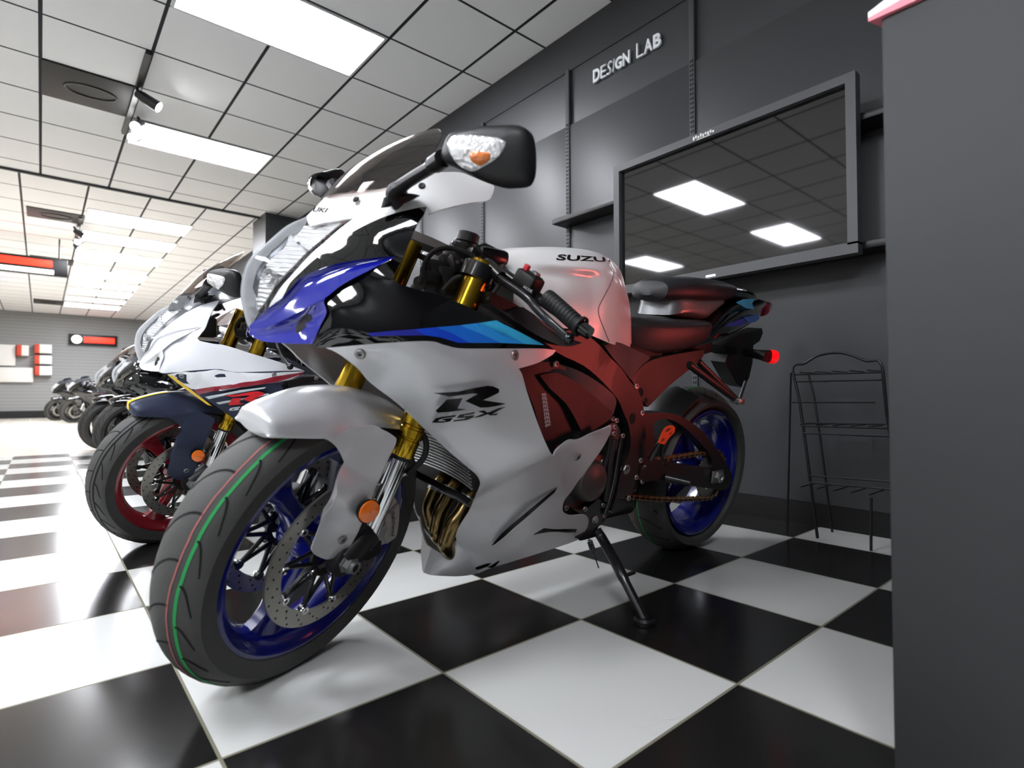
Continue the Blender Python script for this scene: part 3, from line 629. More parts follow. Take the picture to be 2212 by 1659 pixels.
# blue stripe bands on the black fairing
mb = MB()
bands = [[(1.4063,.2076,.7184),(1.3646,.2233,.7269),(1.3292,.2329,.7328),(1.3096,.238,.7236),(1.3641,.2236,.7184),(1.4007,.2099,.7139)], [(1.3292,.2329,.7328),(1.2894,.2393,.7398),(1.2581,.2444,.7321),(1.2194,.2514,.7167),(1.2435,.2484,.715),(1.2813,.2429,.7224),(1.3096,.238,.7236)], [(1.2894,.2393,.7398),(1.2406,.2439,.7475),(1.1946,.2517,.7354),(1.1508,.2587,.7212),(1.2194,.2514,.7167),(1.2581,.2444,.7321)], [(1.2406,.2439,.7475),(1.2020,.2475,.7552),(1.1447,.2562,.7404),(1.0899,.2629,.7231),(1.1508,.2587,.7212),(1.1946,.2517,.7354)], [(1.2020,.2475,.7552),(1.1607,.2508,.764),(1.1031,.2595,.7452),(1.0395,.2649,.7238),(1.0899,.2629,.7231),(1.1447,.2562,.7404)]]
for q, m in zip(bands, BL): panel_mb(mb, skin, q, m, th=.0008, off=.0012, sm=False)
mb.build('blue_stripe', up)
o_side = [(1.4613,.1659,.6861),(1.3878,.2134,.7019),(1.3036,.24,.7137),(1.2720,.2456,.709),(1.2392,.2502,.705),(1.1630,.2594,.7093),(1.0517,.2648,.7158),(1.0039,.2641,.7154),(1.0025,.2641,.713),(1.0098,.2641,.7055),(1.0508,.2642,.6862),(1.1022,.2645,.6724),(1.0915,.2641,.6625),(1.0716,.2626,.6262),(1.0364,.2582,.5719),(1.0036,.2568,.5229),(.9722,.2506,.4878),(.9582,.2483,.4786),(.9567,.2518,.4908),(.9506,.2538,.4974),(.9263,.2589,.5147),(.8971,.26,.5141),(.8588,.2599,.5252),(.8108,.2557,.5338),(.7761,.254,.5415),(.7695,.2493,.5258),(.7702,.2455,.5124),(.7791,.2343,.4768),(.7925,.2233,.4455),(.8159,.2025,.3911),(.8245,.1918,.3634),(.8367,.1838,.3409),(.831,.175,.3158),(.8164,.17,.2999),(.786,.1664,.2872),(.7408,.1667,.2825),(.7195,.1647,.2741),(.7042,.1578,.2555),(.6944,.1474,.2292),(.6803,.1453,.22),(.7154,.1316,.1954),(.8462,.12,.1792),(.9711,.098,.1603),(1.0090,.086,.1479),(1.0553,.0883,.1983),(1.0901,.092,.2496),(1.0966,.1011,.277),(1.0900,.135,.3408),(1.0968,.1626,.3867),(1.1042,.1781,.4109),(1.1179,.1845,.429),(1.1388,.1862,.4461),(1.1999,.1881,.4906),(1.2613,.1904,.5388),(1.3233,.1888,.589),(1.3785,.1777,.6278),(1.4073,.1797,.6548),(1.4434,.1738,.6793)]
sf = body('side_fairing', o_side, m_silver, None, 'matte silver side fairing', ymin=0)
sf2 = mirrored(sf); sf2['label'] = 'matte silver side fairing'
rim_ = crom([(1.0961,0,.1958),(1.0938,.018,.1939),(1.0922,.034,.195),(1.0904,.05,.2066),(1.0887,.07,.2276),(1.0857,.086,.2466)], 4); bot_ = crom([(1.1135,0,.1364),(1.1053,.02,.1369),(1.0890,.04,.1393),(1.0578,.06,.1396),(1.0318,.072,.1412),(1.0066,.083,.1462)], 4)
v_ = []
for a, c in zip(rim_, bot_):
    for k in range(9):
        t = k/8; p = a.lerp(c, t); v_.append(p+Vector((.006, .012, 0))*math.sin(PI*t)*min(1, a.y/.04))
mb = MB(); mb.shell(v_, [(i*9+j, i*9+j+1, (i+1)*9+j+1, (i+1)*9+j) for i in range(len(rim_)-1) for j in range(8)], [Vector((-.003, -.002, 0))]*len(v_), m_silver)
mb.build('belly_nose', bike, mirror=True, label='matte silver lower fairing nose')
def decal(name, parent, polys, m, off=.0012, th=.0008, sm=False):
    mb = MB()
    for q in polys: panel_mb(mb, skin, q, m, th=th, off=off, sm=sm, step=.02)
    return mb.build(name, parent)
decal('emblem_letter', sf, [[(1.2780,.234,.6178),(1.2363,.2505,.6229),(1.2081,.2588,.631),(1.1760,.2634,.6371),(1.1621,.2643,.6358),(1.1477,.2645,.6306),(1.1477,.264,.6235),(1.1644,.2624,.6156),(1.1812,.2596,.6083),(1.1539,.2614,.6048),(1.1248,.262,.6009),(1.1458,.2604,.5965),(1.1665,.2578,.5933),(1.1832,.2554,.5928),(1.2177,.2515,.6053),(1.2079,.256,.6125),(1.1955,.2597,.6202),(1.2062,.2578,.6209),(1.2491,.243,.6125)], [(1.2517,.2394,.6062),(1.2240,.2513,.6112),(1.2259,.2472,.6008),(1.2274,.2417,.5892),(1.2109,.2474,.5883),(1.2252,.2403,.5847),(1.2388,.2324,.5813),(1.2575,.2208,.578),(1.2626,.2209,.5823),(1.2606,.2244,.5861)]], m_decal)
decal('model_lettering', sf, [[(1.2584,.2047,.5557),(1.2560,.2131,.5655),(1.2472,.2208,.5696),(1.2241,.2356,.5753),(1.2247,.2331,.5716),(1.2420,.222,.5674),(1.2486,.2161,.5638),(1.2501,.212,.5592),(1.2392,.2188,.5604),(1.2369,.2219,.5633),(1.2441,.2172,.5619),(1.2424,.2205,.5655),(1.2275,.2301,.5688),(1.2295,.224,.5608),(1.2408,.2158,.5573)], [(1.2190,.2383,.5764),(1.1906,.2505,.5832),(1.1931,.248,.5788),(1.2093,.2415,.5754),(1.2106,.2398,.5731),(1.1898,.2477,.5764),(1.1912,.2449,.5712),(1.2004,.239,.5654),(1.2248,.2262,.5607),(1.2232,.2292,.5642),(1.2064,.2385,.5681),(1.2043,.2407,.5708),(1.2206,.2333,.5689)], [(1.1859,.2521,.5847),(1.1728,.2552,.587),(1.1630,.255,.5821),(1.1424,.2596,.5912),(1.1241,.2611,.5946),(1.1526,.2556,.5792),(1.1386,.2576,.5806),(1.1423,.2563,.5771),(1.1555,.2543,.5764),(1.1627,.254,.5789),(1.1764,.2495,.5734),(1.1904,.245,.5709),(1.1700,.2535,.5806)]], m_decal)
decal('belly_slot', sf, [[(.8923,.2068,.3872),(.8914,.1989,.3725),(.9063,.1883,.3529),(.9332,.1642,.3115),(.96,.1445,.2772),(.9815,.1303,.2489),(.9977,.1206,.2324),(1.0046,.1181,.2297),(.9922,.135,.2621),(.9723,.1507,.2904),(.9457,.1702,.3235),(.9168,.1923,.3608)], [(.8911,.1398,.2453),(.8647,.1494,.2609),(.7382,.1479,.2375),(.7365,.1436,.2273)]], m_decal)
decal('belly_lettering', sf, [[(1.0297,.086,.1644),(.999,.098,.1747),(.9855,.1007,.1748),(.9916,.0964,.1661),(1.0158,.0884,.1594)], [(.9903,.0953,.1624),(.9679,.1047,.1775),(.9624,.1058,.1781),(.9695,.0991,.1626),(.9778,.0965,.1594)]], m_decal)
def screw(c, n, parent, r=.009, m=m_alu):
    c, n = Vector(c), Vector(n).normalized(); mb = MB()
    mb.lathe([(.001, -.001), (r*.35, -.0005), (r*.4, .0022), (r*.85, .0026), (r, .0008), (r*1.15, .0002)], c, n, m, 18)
    mb.lathe([(.001, .0027), (r*.33, .0027)], c, n, m_groove, 6)
    return mb.build('screw', parent)
for p in [(1.4101,.1947,.6806),(1.1150,.2639,.6994)]+[(.8778,.2487,.4696)]: screw(p, skin.normal(p[0], p[2]), sf)
for p in [(1.3910,.0889,.9608),(1.2981,.1649,.9981)]: screw(p, skin.normal(p[0], p[2]), bpy.data.objects['nose_cowl'], .006, m_plast)
mb = MB(); q = [(1.4401,.0016,.9365),(1.4273,.0367,.9345),(1.4216,.0352,.9435),(1.4340,-.003,.9474)]; text_quad(mb, 'UKI', q, m_decal, .0008, .02, 0, skin, .0012); mb.build('nose_lettering', bpy.data.objects['nose_cowl'])

# ---- windscreen
cen = [(1.4163,0,.9689),(1.3880,0,1.0065),(1.3571,0,1.0455),(1.3154,0,1.0836),(1.2714,0,1.1174),(1.2316,0,1.1431),(1.2004,0,1.1597)]
edg = [(1.4172,.02,.9681),(1.4031,.055,.9732),(1.3903,.085,.9752),(1.3694,.108,.9813),(1.3419,.128,.9946),(1.3164,.14,1.0138),(1.2968,.148,1.0296)]
rows = []
for a, e in zip(crom(cen, 3), crom(edg, 3)):
    r_ = []
    for k in range(-10, 11):
        f_ = PI/2*k/10; s_ = abs(math.sin(f_)); c_ = 1-math.cos(f_)
        r_.append((a.x+(e.x-a.x)*c_, math.copysign(e.y*s_, k) if k else 0, a.z+(e.z-a.z)*c_))
    rows.append(r_)
mb = MB(); n_ = len(rows[0]); v = [p for r_ in rows for p in r_]; F_ = [(i*n_+j, i*n_+j+1, (i+1)*n_+j+1, (i+1)*n_+j) for i in range(len(rows)-1) for j in range(n_-1)]
mb.shell([Vector(p) for p in v], F_, [Vector((-.0012, 0, -.002))]*len(v), m_screen_t); mb.build('windscreen', bike, label='smoke tinted windscreen')
# instrument pod behind the screen
mb = MB(); mb.box((1.30, 0, .945), (.04, .13, .06), m_plast, .015, R=Matrix.Rotation(.5, 3, 'Y')); mb.box((1.278, 0, .94), (.008, .11, .045), m_gloss, .003, R=Matrix.Rotation(.5, 3, 'Y')); mb.build('instrument_pod', bike)
# cowl stay and ducts: dark structure behind the headlight
mb = MB(); mb.box((1.34, 0, .85), (.1, .03, .08), m_plast, .012); mb.box((1.36, 0, .76), (.16, .03, .08), m_plast, .012); mb.build('cowl_stay', bike)

# ---- mirrors
def mirror_part(ol, sig, stalk, base, d, hh=.03, rear=.018):
    mb = MB(); pillow(mb, smooth_outline(ol, 3), d, hh, m_plast, base=rear, mb_m=m_satin, ex=2.6)
    o = mb.build('mirror', bike)
    mb = MB(); mb.tube(crom(stalk, 5), [.024-.006*min(1, i/12) + (.006 if i > 21 else 0) for i in range(len(crom(stalk, 5)))], m_plast, 12, flat=.62); mb.build('stalk', o)
    mb = MB(); pillow(mb, smooth_outline(base, 3), (0, 1, .3), .012, m_plast, base=.012); mb.build('base', o)
    from mathutils.bvhtree import BVHTree
    bv = BVHTree.FromPolygons([v_.co for v_ in o.data.vertices], [tuple(p_.vertices) for p_ in o.data.polygons])
    eye = Vector((1.835, 1.103, .75)); sg = []
    for p in smooth_outline(sig, 3):
        h_ = bv.ray_cast(eye, (Vector(p)-eye).normalized()); sg.append(h_[0]+h_[1]*.001 if h_[0] is not None else Vector(p))
    mb = MB(); pillow(mb, sg, d, .012, m_signal, base=.008); so = mb.build('signal_lens', o, label='clear turn signal lens with amber bulb')
    c = sum(sg, Vector())/len(sg)
    mb = MB(); pillow(mb, [c+(p-c)*.4+Vector((-.006, .01, -.012))+Vector(d).normalized()*.004 for p in sg], d, .0105, m_amber, base=.004); mb.build('amber_bulb', so)
    return o
ol = [(1.3324,.285,1.0166),(1.3303,.288,1.0390),(1.3267,.297,1.0523),(1.3143,.32,1.0591),(1.2944,.352,1.0645),(1.2692,.395,1.0647),(1.2596,.413,1.0588),(1.2541,.42,1.0487),(1.2497,.424,1.0271),(1.2458,.424,.9991),(1.2463,.42,.9839),(1.2497,.411,.9763),(1.2622,.39,.9737),(1.2714,.375,.9746),(1.2924,.342,.9855),(1.3139,.312,1.0003),(1.3307,.288,1.0095)]
sig = [(1.3285,.29,1.0426),(1.3259,.296,1.0511),(1.3184,.31,1.0546),(1.2988,.34,1.0533),(1.2812,.368,1.0496),(1.2753,.378,1.0438),(1.2762,.375,1.0317),(1.2815,.362,1.0176),(1.2931,.34,1.0047),(1.3016,.328,.9996),(1.3134,.31,1.0082),(1.3231,.296,1.0243)]
mo = mirror_part(ol, sig, [(1.3409,.165,.9627),(1.3568,.172,.9725),(1.3507,.185,.9825),(1.3425,.215,.9955),(1.3354,.25,1.0070),(1.3298,.285,1.0196)], [(1.3770,.165,.9411),(1.3743,.168,.9588),(1.3502,.17,.9704),(1.3236,.175,.9759),(1.3084,.178,.9756),(1.3295,.172,.96),(1.3617,.168,.9462)], (.9, .5, .12))
mo['label'] = 'black left mirror with clear signal lens'
olr = [(1.3089,-.29,1.0867),(1.2647,-.31,1.1091),(1.2442,-.325,1.1027),(1.2394,-.33,1.0936),(1.2783,-.31,1.0848),(1.2971,-.295,1.0498),(1.3120,-.3,1.0257),(1.3178,-.325,1.0343),(1.3207,-.35,1.0511),(1.3212,-.36,1.0686),(1.3207,-.34,1.0804),(1.3193,-.31,1.0835)]
mb = MB(); pillow(mb, smooth_outline(olr, 3), (.9, -.5, .1), .02, m_plast, base=.015, mb_m=m_satin); mr_ = mb.build('mirror', bike); mr_['label'] = 'black right mirror seen past the windscreen'
sg = smooth_outline([(1.3185,-.33,1.0856),(1.3213,-.348,1.0777),(1.3211,-.36,1.0668),(1.3199,-.352,1.0497),(1.3166,-.328,1.0332),(1.3105,-.302,1.0255),(1.3094,-.3,1.0316),(1.3130,-.325,1.0462),(1.3143,-.345,1.0664),(1.3140,-.338,1.0799)], 3)
mb = MB(); pillow(mb, sg, (.9, -.5, .1), .012, m_signal, base=.012); mb.build('signal_lens', mr_)
mb = MB(); mb.tube([(1.3, -.17, .985), (1.29, -.23, 1.02), (1.285, -.29, 1.06)], [.02, .015, .02], m_plast, 10); mb.build('stalk', mr_)

# ---- wheels
def tyre(M, r, hw, name='tyre', lines=True):
    mb = MB(); prof = []
    half = [(.224, .044), (.231, .054), (.246, hw*.93), (.262, hw), (.277, hw*.955)]
    zc = r-.068 if r < .305 else r-.098; rc = r-zc
    a0 = math.asin(min(.99, hw*.93/rc)) if hw*.93 < rc else 1.25
    crown = [(zc+rc*math.cos(a0*(1-k/7)), rc*math.sin(a0*(1-k/7))*(1. if hw < rc else hw/rc*.97)) for k in range(8)]
    half = half[:4]+[c for c in crown if c[0] > .27]
    prof = half+[(a, -h_) for a, h_ in reversed(half[:-1])]
    mb.lathe(prof, (0, 0, 0), (0, 1, 0), m_tyre, 96)
    def surf(t, s):      # t: angle from the top going forward, s in -1..1 across the crown
        aa = a0*s; rr = zc+rc*math.cos(aa)+.0007; yy = rc*math.sin(aa)*(1. if hw < rc else hw/rc*.97)
        return Vector((rr*math.sin(t), yy*1.004, rr*math.cos(t)))
    def ribbon(pts, w0, w1, m):
        rows = []
        n = len(pts)
        for i, (t, s) in enumerate(pts):
            a, c = pts[max(0, i-1)], pts[min(n-1, i+1)]
            dt, ds = (c[0]-a[0])*r, (c[1]-a[1])*rc*a0; l = math.hypot(dt, ds) or 1; w_ = w0+(w1-w0)*i/(n-1)
            rows.append([surf(t-ds/l*w_/r, s+dt/l*w_/(rc*a0)), surf(t+ds/l*w_/r, s-dt/l*w_/(rc*a0))])
        mb.loft(rows, m)
    N_ = 24; front = hw < .07
    for k in range(N_):
        t0 = 2*PI*k/N_
        for sg_, ph in ((1, 0), (-1, .5)):
            t = t0+ph*2*PI/N_
            c_, w1_ = (.48, (.36 if sg_ > 0 else .95)) if front else (0, .62)
            ribbon([(t-.02+.20*q*q, c_+sg_*(.1+w1_*q)) for q in [i/8 for i in range(9)]], .0022, .0012, m_groove)
            if sg_ < 0 or not front: ribbon([(t+.13+.08*q, (-.42-.5*q) if front else sg_*(.62+.32*q)) for q in [i/5 for i in range(6)]], .0018, .001, m_groove)
    if lines:
        for s_, w_, m in (((.58 if front else .1), .0026, m_green), ((.38 if front else -.12), .0014, m_redline)):
            ribbon([(2*PI*i/120, s_+.018*(1 if (i//5) % 2 else -1)*(0.5)) for i in range(121)], w_, w_, m)
    return mb.build(name, bike, M=M)
def rim(M, hw, m, ang, wid=1., name='wheel_rim'):
    mb = MB()
    mb.lathe([(.2300, hw+.003), (.2225, hw+.004), (.2165, hw-.003), (.207, hw-.008), (.196, hw*.35), (.194, 0), (.196, -hw*.35), (.207, -hw+.008), (.2165, -hw+.003), (.2225, -hw-.004), (.2300, -hw-.003), (.2270, -hw+.006), (.215, -hw*.5), (.213, 0), (.215, hw*.5), (.2270, hw-.006)], (0, 0, 0), (0, 1, 0), m, 80, loop=True)
    mb.lathe([(.022, .05*wid), (.04, .048*wid), (.046, .03), (.05, 0), (.046, -.03), (.04, -.048*wid), (.022, -.05*wid)], (0, 0, 0), (0, 1, 0), m, 32)
    for a in ang:
        c_, s_ = math.cos(a), math.sin(a); rows = []
        for rr, ww, dd in ((.038, .030, .040), (.07, .025, .034), (.11, .02, .026), (.155, .021, .022), (.18, .03, .022), (.198, .045, .024)):
            rows.append([(c_*rr-s_*x_, y_, s_*rr+c_*x_) for x_, y_ in ((ww, -dd*.5), (ww, dd*.5), (ww*.55, dd*.95), (-ww*.55, dd*.95), (-ww, dd*.5), (-ww, -dd*.5), (-ww*.55, -dd*.95), (ww*.55, -dd*.95))])
        mb.loft(rows, m, closed=True, caps=True)
    return mb.build(name, bike, M=M, sharp=40)
def disc(M, y, sgn, R_=.155, r_=.121, name='brake_disc', bob=10, carrier=m_satin):
    mb = MB(); t = .0026
    mb.lathe([(r_, y-t), (r_, y+t), (R_, y+t), (R_, y-t)], (0, 0, 0), (0, 1, 0), m_disc, 80, loop=True)
    for k in range(66):
        a = 2*PI*k/66; rr = r_+.008+(R_-r_-.014)*((k*2) % 3)/2
        mb.cyl((rr*math.cos(a), y-t-.0004, rr*math.sin(a)), (rr*math.cos(a), y+t+.0004, rr*math.sin(a)), .0023, m_groove, 8)
    o = mb.build(name, bike, M=M)
    mb = MB(); yi = y-sgn*.004
    mb.lathe([(.036, yi-.003), (.036, yi+.003), (.05, yi+.003), (.05, yi-.003)], (0, 0, 0), (0, 1, 0), carrier, 32, loop=True)
    for k in range(bob):
        a = 2*PI*k/bob; P1 = Vector((math.cos(a)*(r_-.004), yi, math.sin(a)*(r_-.004)))
        for d_ in (-.5, .5):
            a2 = a+d_*2*PI/bob; P0 = Vector((math.cos(a2)*.047, yi, math.sin(a2)*.047)); mb.tube([P0, P1], [.0052, .0042], carrier, 8)
        mb.lathe([(.001, .0), (.0095, .0), (.0095, .008), (.001, .008)], P1-Vector((0, .004, 0)), (0, 1, 0), carrier, 16)
    mb.build('disc_carrier', o, M=M)
    mb = MB()
    for k in range(bob):
        a = 2*PI*k/bob; P1 = Vector((math.cos(a)*(r_-.002), y, math.sin(a)*(r_-.002)))
        mb.lathe([(.0035, .0062), (.0075, .0066), (.008, .005), (.008, -.005), (.0075, -.0066), (.0035, -.0062)], P1, (0, 1, 0), m_chrome, 14)
    for k in range(5):
        a = 2*PI*(k+.5)/5; P1 = Vector((math.cos(a)*.05, yi+sgn*.002, math.sin(a)*.05)); mb.lathe([(.001, .007), (.006, .007), (.0075, .004), (.0075, 0)], P1, (0, sgn, 0), m_chrome, 12)
    mb.build('disc_bobbins', o, M=M)
    return o
tyre(WH, .300, .0605, 'front_tyre')
rim(WH, .049, m_rimblue, [math.radians(d_) for d_ in (48, -72, 168)], 1., 'front_wheel_rim')
disc(WH, .071, 1); disc(WH, -.071, -1)
hub = .3035; RW = Matrix.Translation((0, 0, hub))
tyre(RW, .306, .093, 'rear_tyre')
rim(RW, .075, m_rimblue, [math.radians(d_) for d_ in (75, 195, 315)], 1.2, 'rear_wheel_rim')
disc(RW, -.06, -1, .11, .082, 'rear_brake_disc', 5)

# ---- fork, fender, front brake (built along the steered wheel)
axl = [(-.0052,.1,.063),(-.0508,.1,.125),(-.0769,.1,.2047)]; gl = [(-.0923,.1,.2125),(-.089,.1,.262)]; gt = [(-.1956,.1,.5549),(-.1811,.1,.6312)]
a0_, a1_ = Vector((-.018, .1, -.012)), Vector(gl[0])
top_ = Vector(gt[1])
ax_ = (top_-a1_).normalized()
mb = MB(); mb.tube([a1_-ax_*.2, a1_+ax_*.02], .0215, m_chrome, 24); mb.lathe([(.0215, 0), (.026, .001), (.026, .012), (.0215, .013)], a1_-ax_*.008, ax_, m_rub, 24)
fk = mb.build('fork_slider', bike, M=WH, label='chrome fork slider')
mb = MB(); L_ = (top_-a1_).length+.012
mb.lathe([(.0255, 0), (.0265, .002), (.0265, .036), (.0245, .038), (.0245, .041), (.028, .043), (.028, .06), (.0255, .062), (.0255, .066), (.029, .07), (.029, .13), (.0285, .14), (.0275, L_-.05), (.0275, L_), (.02, L_+.004), (.001, L_+.004)], a1_, ax_, m_gold, 32)
gf = mb.build('fork_tube', bike, M=WH, label='gold fork tube')
mb = MB(); mb.tube([a1_-ax_*.2, a1_+ax_*.02], .0215, m_chrome, 24); mb.v = [(x, -y, z) for x, y, z in mb.v]; mb.build('fork_slider', bike, M=WH, label='chrome fork slider')
mb = MB(); mb.lathe([(.0265, 0), (.0265, .036), (.028, .043), (.028, .06), (.029, .07), (.029, .13), (.0275, L_-.05), (.0275, L_), (.001, L_+.004)], a1_, ax_, m_gold, 32); mb.v = [(x, -y, z) for x, y, z in mb.v]; mb.build('fork_tube', bike, M=WH, label='gold fork tube')
# axle and clamps
mb = MB(); mb.cyl((0, -.115, 0), (0, .115, 0), .012, m_alu, 20); mb.lathe([(.010, .0), (.0205, .0), (.0205, .004), (.017, .005), (.017, .018), (.011, .019), (.0105, .008)], (0, .112, 0), (0, 1, 0), m_alu, 6); mb.lathe([(.013, .008), (.013, .026), (.0085, .026), (.0085, .01)], (0, .112, 0), (0, 1, 0), m_alu, 24); mb.build('front_axle', bike, M=WH)
mb = MB(); mb.loft([[(.032*math.cos(2*PI*k/16)+c_[0], y_, .032*math.sin(2*PI*k/16)*s_+c_[1]) for k in range(16)] for c_, y_, s_ in (((0, 0), .088, 1), ((0, 0), .112, 1))], m_plast, closed=True, caps=True)
mb.plate([(-.0119,.1,.0127),(-.05,.1,.04),(-.1136,.1,.0109),(-.1222,.1,-.0215),(-.0843,.1,-.0272),(-.0451,.1,-.0124)], (0, -.02, 0), m_plast); mb.tube([(0, .1, .0), a1_-ax_*.17], .03, m_plast, 16); mb.build('axle_clamp', bike, M=WH); mb.v = [(x, -y, z) for x, y, z in mb.v]; mb.build('axle_clamp', bike, M=WH)
EK = [(.1305,.072,.2589),(.1046,.076,.257),(.0562,.084,.2739),(.017,.095,.2827),(-.0189,.112,.2726),(-.0346,.118,.2594),(.0586,.09,.2107),(-.0163,.116,.1491),(-.0264,.117,.2041),(.0697,.096,.1898),(.0354,.106,.202),(.0847,.097,.1231),(.0748,.098,.0587),(.0531,.113,.1062),(-.0014,.108,.0196),(.0457,.098,.0131),(.0789,.11,.1381),(.0598,.112,.1772)]
e_skin = TPS(EK)
mb = MB(); panel_mb(mb, e_skin, [(.1252,.0729,.2577),(.1034,.0762,.2529),(.081,.0798,.2397),(.0669,.0844,.2242),(.059,.0903,.2109),(.0694,.0934,.196),(.0816,.1019,.1719),(.0876,.102,.1359),(.0838,.0959,.0873),(.0753,.0987,.1834),(.0826,.0988,.1198),(.0851,.0951,.0824),(.0862,.0924,.0475),(.0814,.0924,.0355),(.0709,.0942,.0265),(.0438,.0983,.0121),(.025,.1025,.0138),(.0051,.1069,.0194),(-.0014,.1112,.0425),(-.006,.1149,.0672),(-.0068,.1167,.0859),(-.0143,.1174,.1265),(-.0165,.1163,.1479),(-.0268,.1171,.2028),(-.0373,.1189,.2484),(-.0352,.118,.2625),(-.0193,.1121,.2713),(-.0032,.1046,.2771),(.0168,.0952,.2833),(.0656,.0819,.2699),(.0998,.0765,.259)], m_silver, th=.003)
gd = mb.build('fender_leg', bike, M=WH, label='matte silver fork guard of the front fender'); mb.v = [(x, -y, z) for x, y, z in mb.v]; mb.build('fender_leg', bike, M=WH, label='matte silver fork guard of the front fender')
edg = [(.1955, .034, .2505)]+[(.2034,.042,.2532),(.1918,.05,.2551),(.1813,.054,.2557),(.1577,.06,.2561),(.1262,.068,.2566),(.1003,.077,.2592),(.0645,.081,.2695),(.0102,.09,.281)]
top = [(.199, 0, .2455), (.2045, 0, .259), (.2065, 0, .2735)]+[(.2102,0,.2869),(.1777,0,.3026),(.1293,0,.3188),(.0827,0,.3276),(.026,0,.329),(-.0472,0,.3225)]
edg += [(-.17, .085, .25), (-.235, .07, .19)]; top += [(-.175, 0, .288), (-.25, 0, .2)]
rows = []
for a, e in zip(crom(top, 4), crom(edg, 4)):
    rows.append([(a.x+(e.x-a.x)*(1-math.cos(PI/2*k/9)), e.y*math.sin(PI/2*k/9), a.z+(e.z-a.z)*(1-math.cos(PI/2*k/9))) for k in range(-9, 10)])
for _ in range(10):
    rows = [rows[0]]+[[rows[i][0]]+[tuple((Vector(rows[i][k])*2+Vector(rows[i-1][k])+Vector(rows[i+1][k])+Vector(rows[i][k-1])+Vector(rows[i][k+1]))/6) for k in range(1, 18)]+[rows[i][18]] for i in range(1, len(rows)-1)]+[rows[-1]]
rows_fender = rows
mb = MB(); n_ = 19; v = [Vector(p) for r_ in rows for p in r_]; F_ = [(i*n_+j, i*n_+j+1, (i+1)*n_+j+1, (i+1)*n_+j) for i in range(len(rows)-1) for j in range(n_-1)]
offs = [-Vector((p.x, 0, p.z)).normalized()*.0035 for p in v]
mb.shell(v, F_, offs, m_silver); mb.build('front_fender', bike, M=WH, label='matte silver front fender', sharp=60)
p = [(.026,.1091,.053)][0]; n_w = (WH.to_3x3() @ e_skin.normal(p[0], p[2])); screw(WH @ Vector(p), n_w, gd, .0085)
# reflector and caliper
rc_ = [(.0069,.135,.1216)][0]
mb = MB(); c = Vector(rc_); nrm = Vector((.25, .95, .1)).normalized()
mb.lathe([(.001, -.012), (.021, -.012), (.024, -.002), (.0245, .0)], c, nrm, m_plast, 28); mb.tube([c-nrm*.01, (c.x-.012, .105, c.z+.002)], .012, m_plast, 10); ro = mb.build('side_reflector', bike, M=WH, label='round amber side reflector')
mb = MB(); mb.lathe([(.0225, 0), (.0215, .003), (.012, .0045), (.001, .005)], c, nrm, m_orange, 28); mb.build('reflector_lens', ro, M=WH, label='amber lens')
cal = [(-.098,.098,.1266),(-.1236,.098,.106),(-.1394,.098,.0799),(-.1551,.098,.0431),(-.1568,.098,.0201),(-.1528,.098,.0029),(-.1323,.098,-.0008),(-.1114,.098,-.0019),(-.0947,.098,.0178),(-.0935,.098,.0354),(-.0914,.098,.0553),(-.0865,.098,.082),(-.0845,.098,.1015),(-.0825,.098,.1209),(-.0855,.098,.1351)]
mb = MB(); mb.plate(cal, (0, -.05, 0), m_caliper)
cq = [Vector(q) for q in [(-.0818,.1,.1368),(-.1212,.1,.1036),(-.1365,.1,.0838),(-.1482,.1,.0492),(-.1544,.1,.0217),(-.153,.1,.0122),(-.1279,.1,.0035),(-.1103,.1,.0251),(-.1125,.1,.0446),(-.097,.1,.0648),(-.0939,.1,.083),(-.0945,.1,.1024)]]
mb.plate([q+Vector((0, .006, 0)) for q in smooth_outline(cq, 3, 60)], (0, -.012, 0), m_caliper)
mb.plate([Vector(q)+Vector((0, .009, 0)) for q in [(-.0923,.1,.0834),(-.1199,.1,.1034),(-.1233,.1,.1006),(-.1049,.1,.0808)]], (0, -.006, 0), m_alu)
for q in [(-.0785,.1,.1136),(-.0972,.1,.0502)]: mb.lathe([(.001, .008), (.006, .008), (.008, 0), (.012, -.004), (.012, -.03)], q, (0, 1, 0), m_caliper, 16)
cb = mb.build('brake_caliper', bike, M=WH)
mb = MB(); text_quad(mb, 'brembo', [(-.1355,.107,.0201),(-.1093,.107,.0862),(-.1198,.107,.0841),(-.1449,.107,.0177)], m_alu, .002, .01); mb.build('caliper_lettering', cb, M=WH)
mb = MB(); mb.plate([(x, -y, z) for x, y, z in cal], (0, .05, 0), m_caliper); mb.build('brake_caliper', bike, M=WH)
hose = [(1.2613,.085,.4025),(1.2485,.09,.4157),(1.2406,.1,.4264),(1.2314,.115,.4426),(1.2219,.125,.4595),(1.2183,.13,.4798),(1.2170,.125,.498),(1.2227,.12,.5122),(1.2286,.11,.5212),(1.2365,.1,.5388)]
mb = MB(); mb.tube(hose[:3], .0055, m_chrome, 10); mb.lathe([(.001, .006), (.009, .006), (.009, -.006), (.001, -.006)], hose[0], (.2, 1, 0), m_chrome, 16); mb.tube(crom(hose[2:], 4), .0065, m_rub, 10); mb.build('brake_hose', bike)

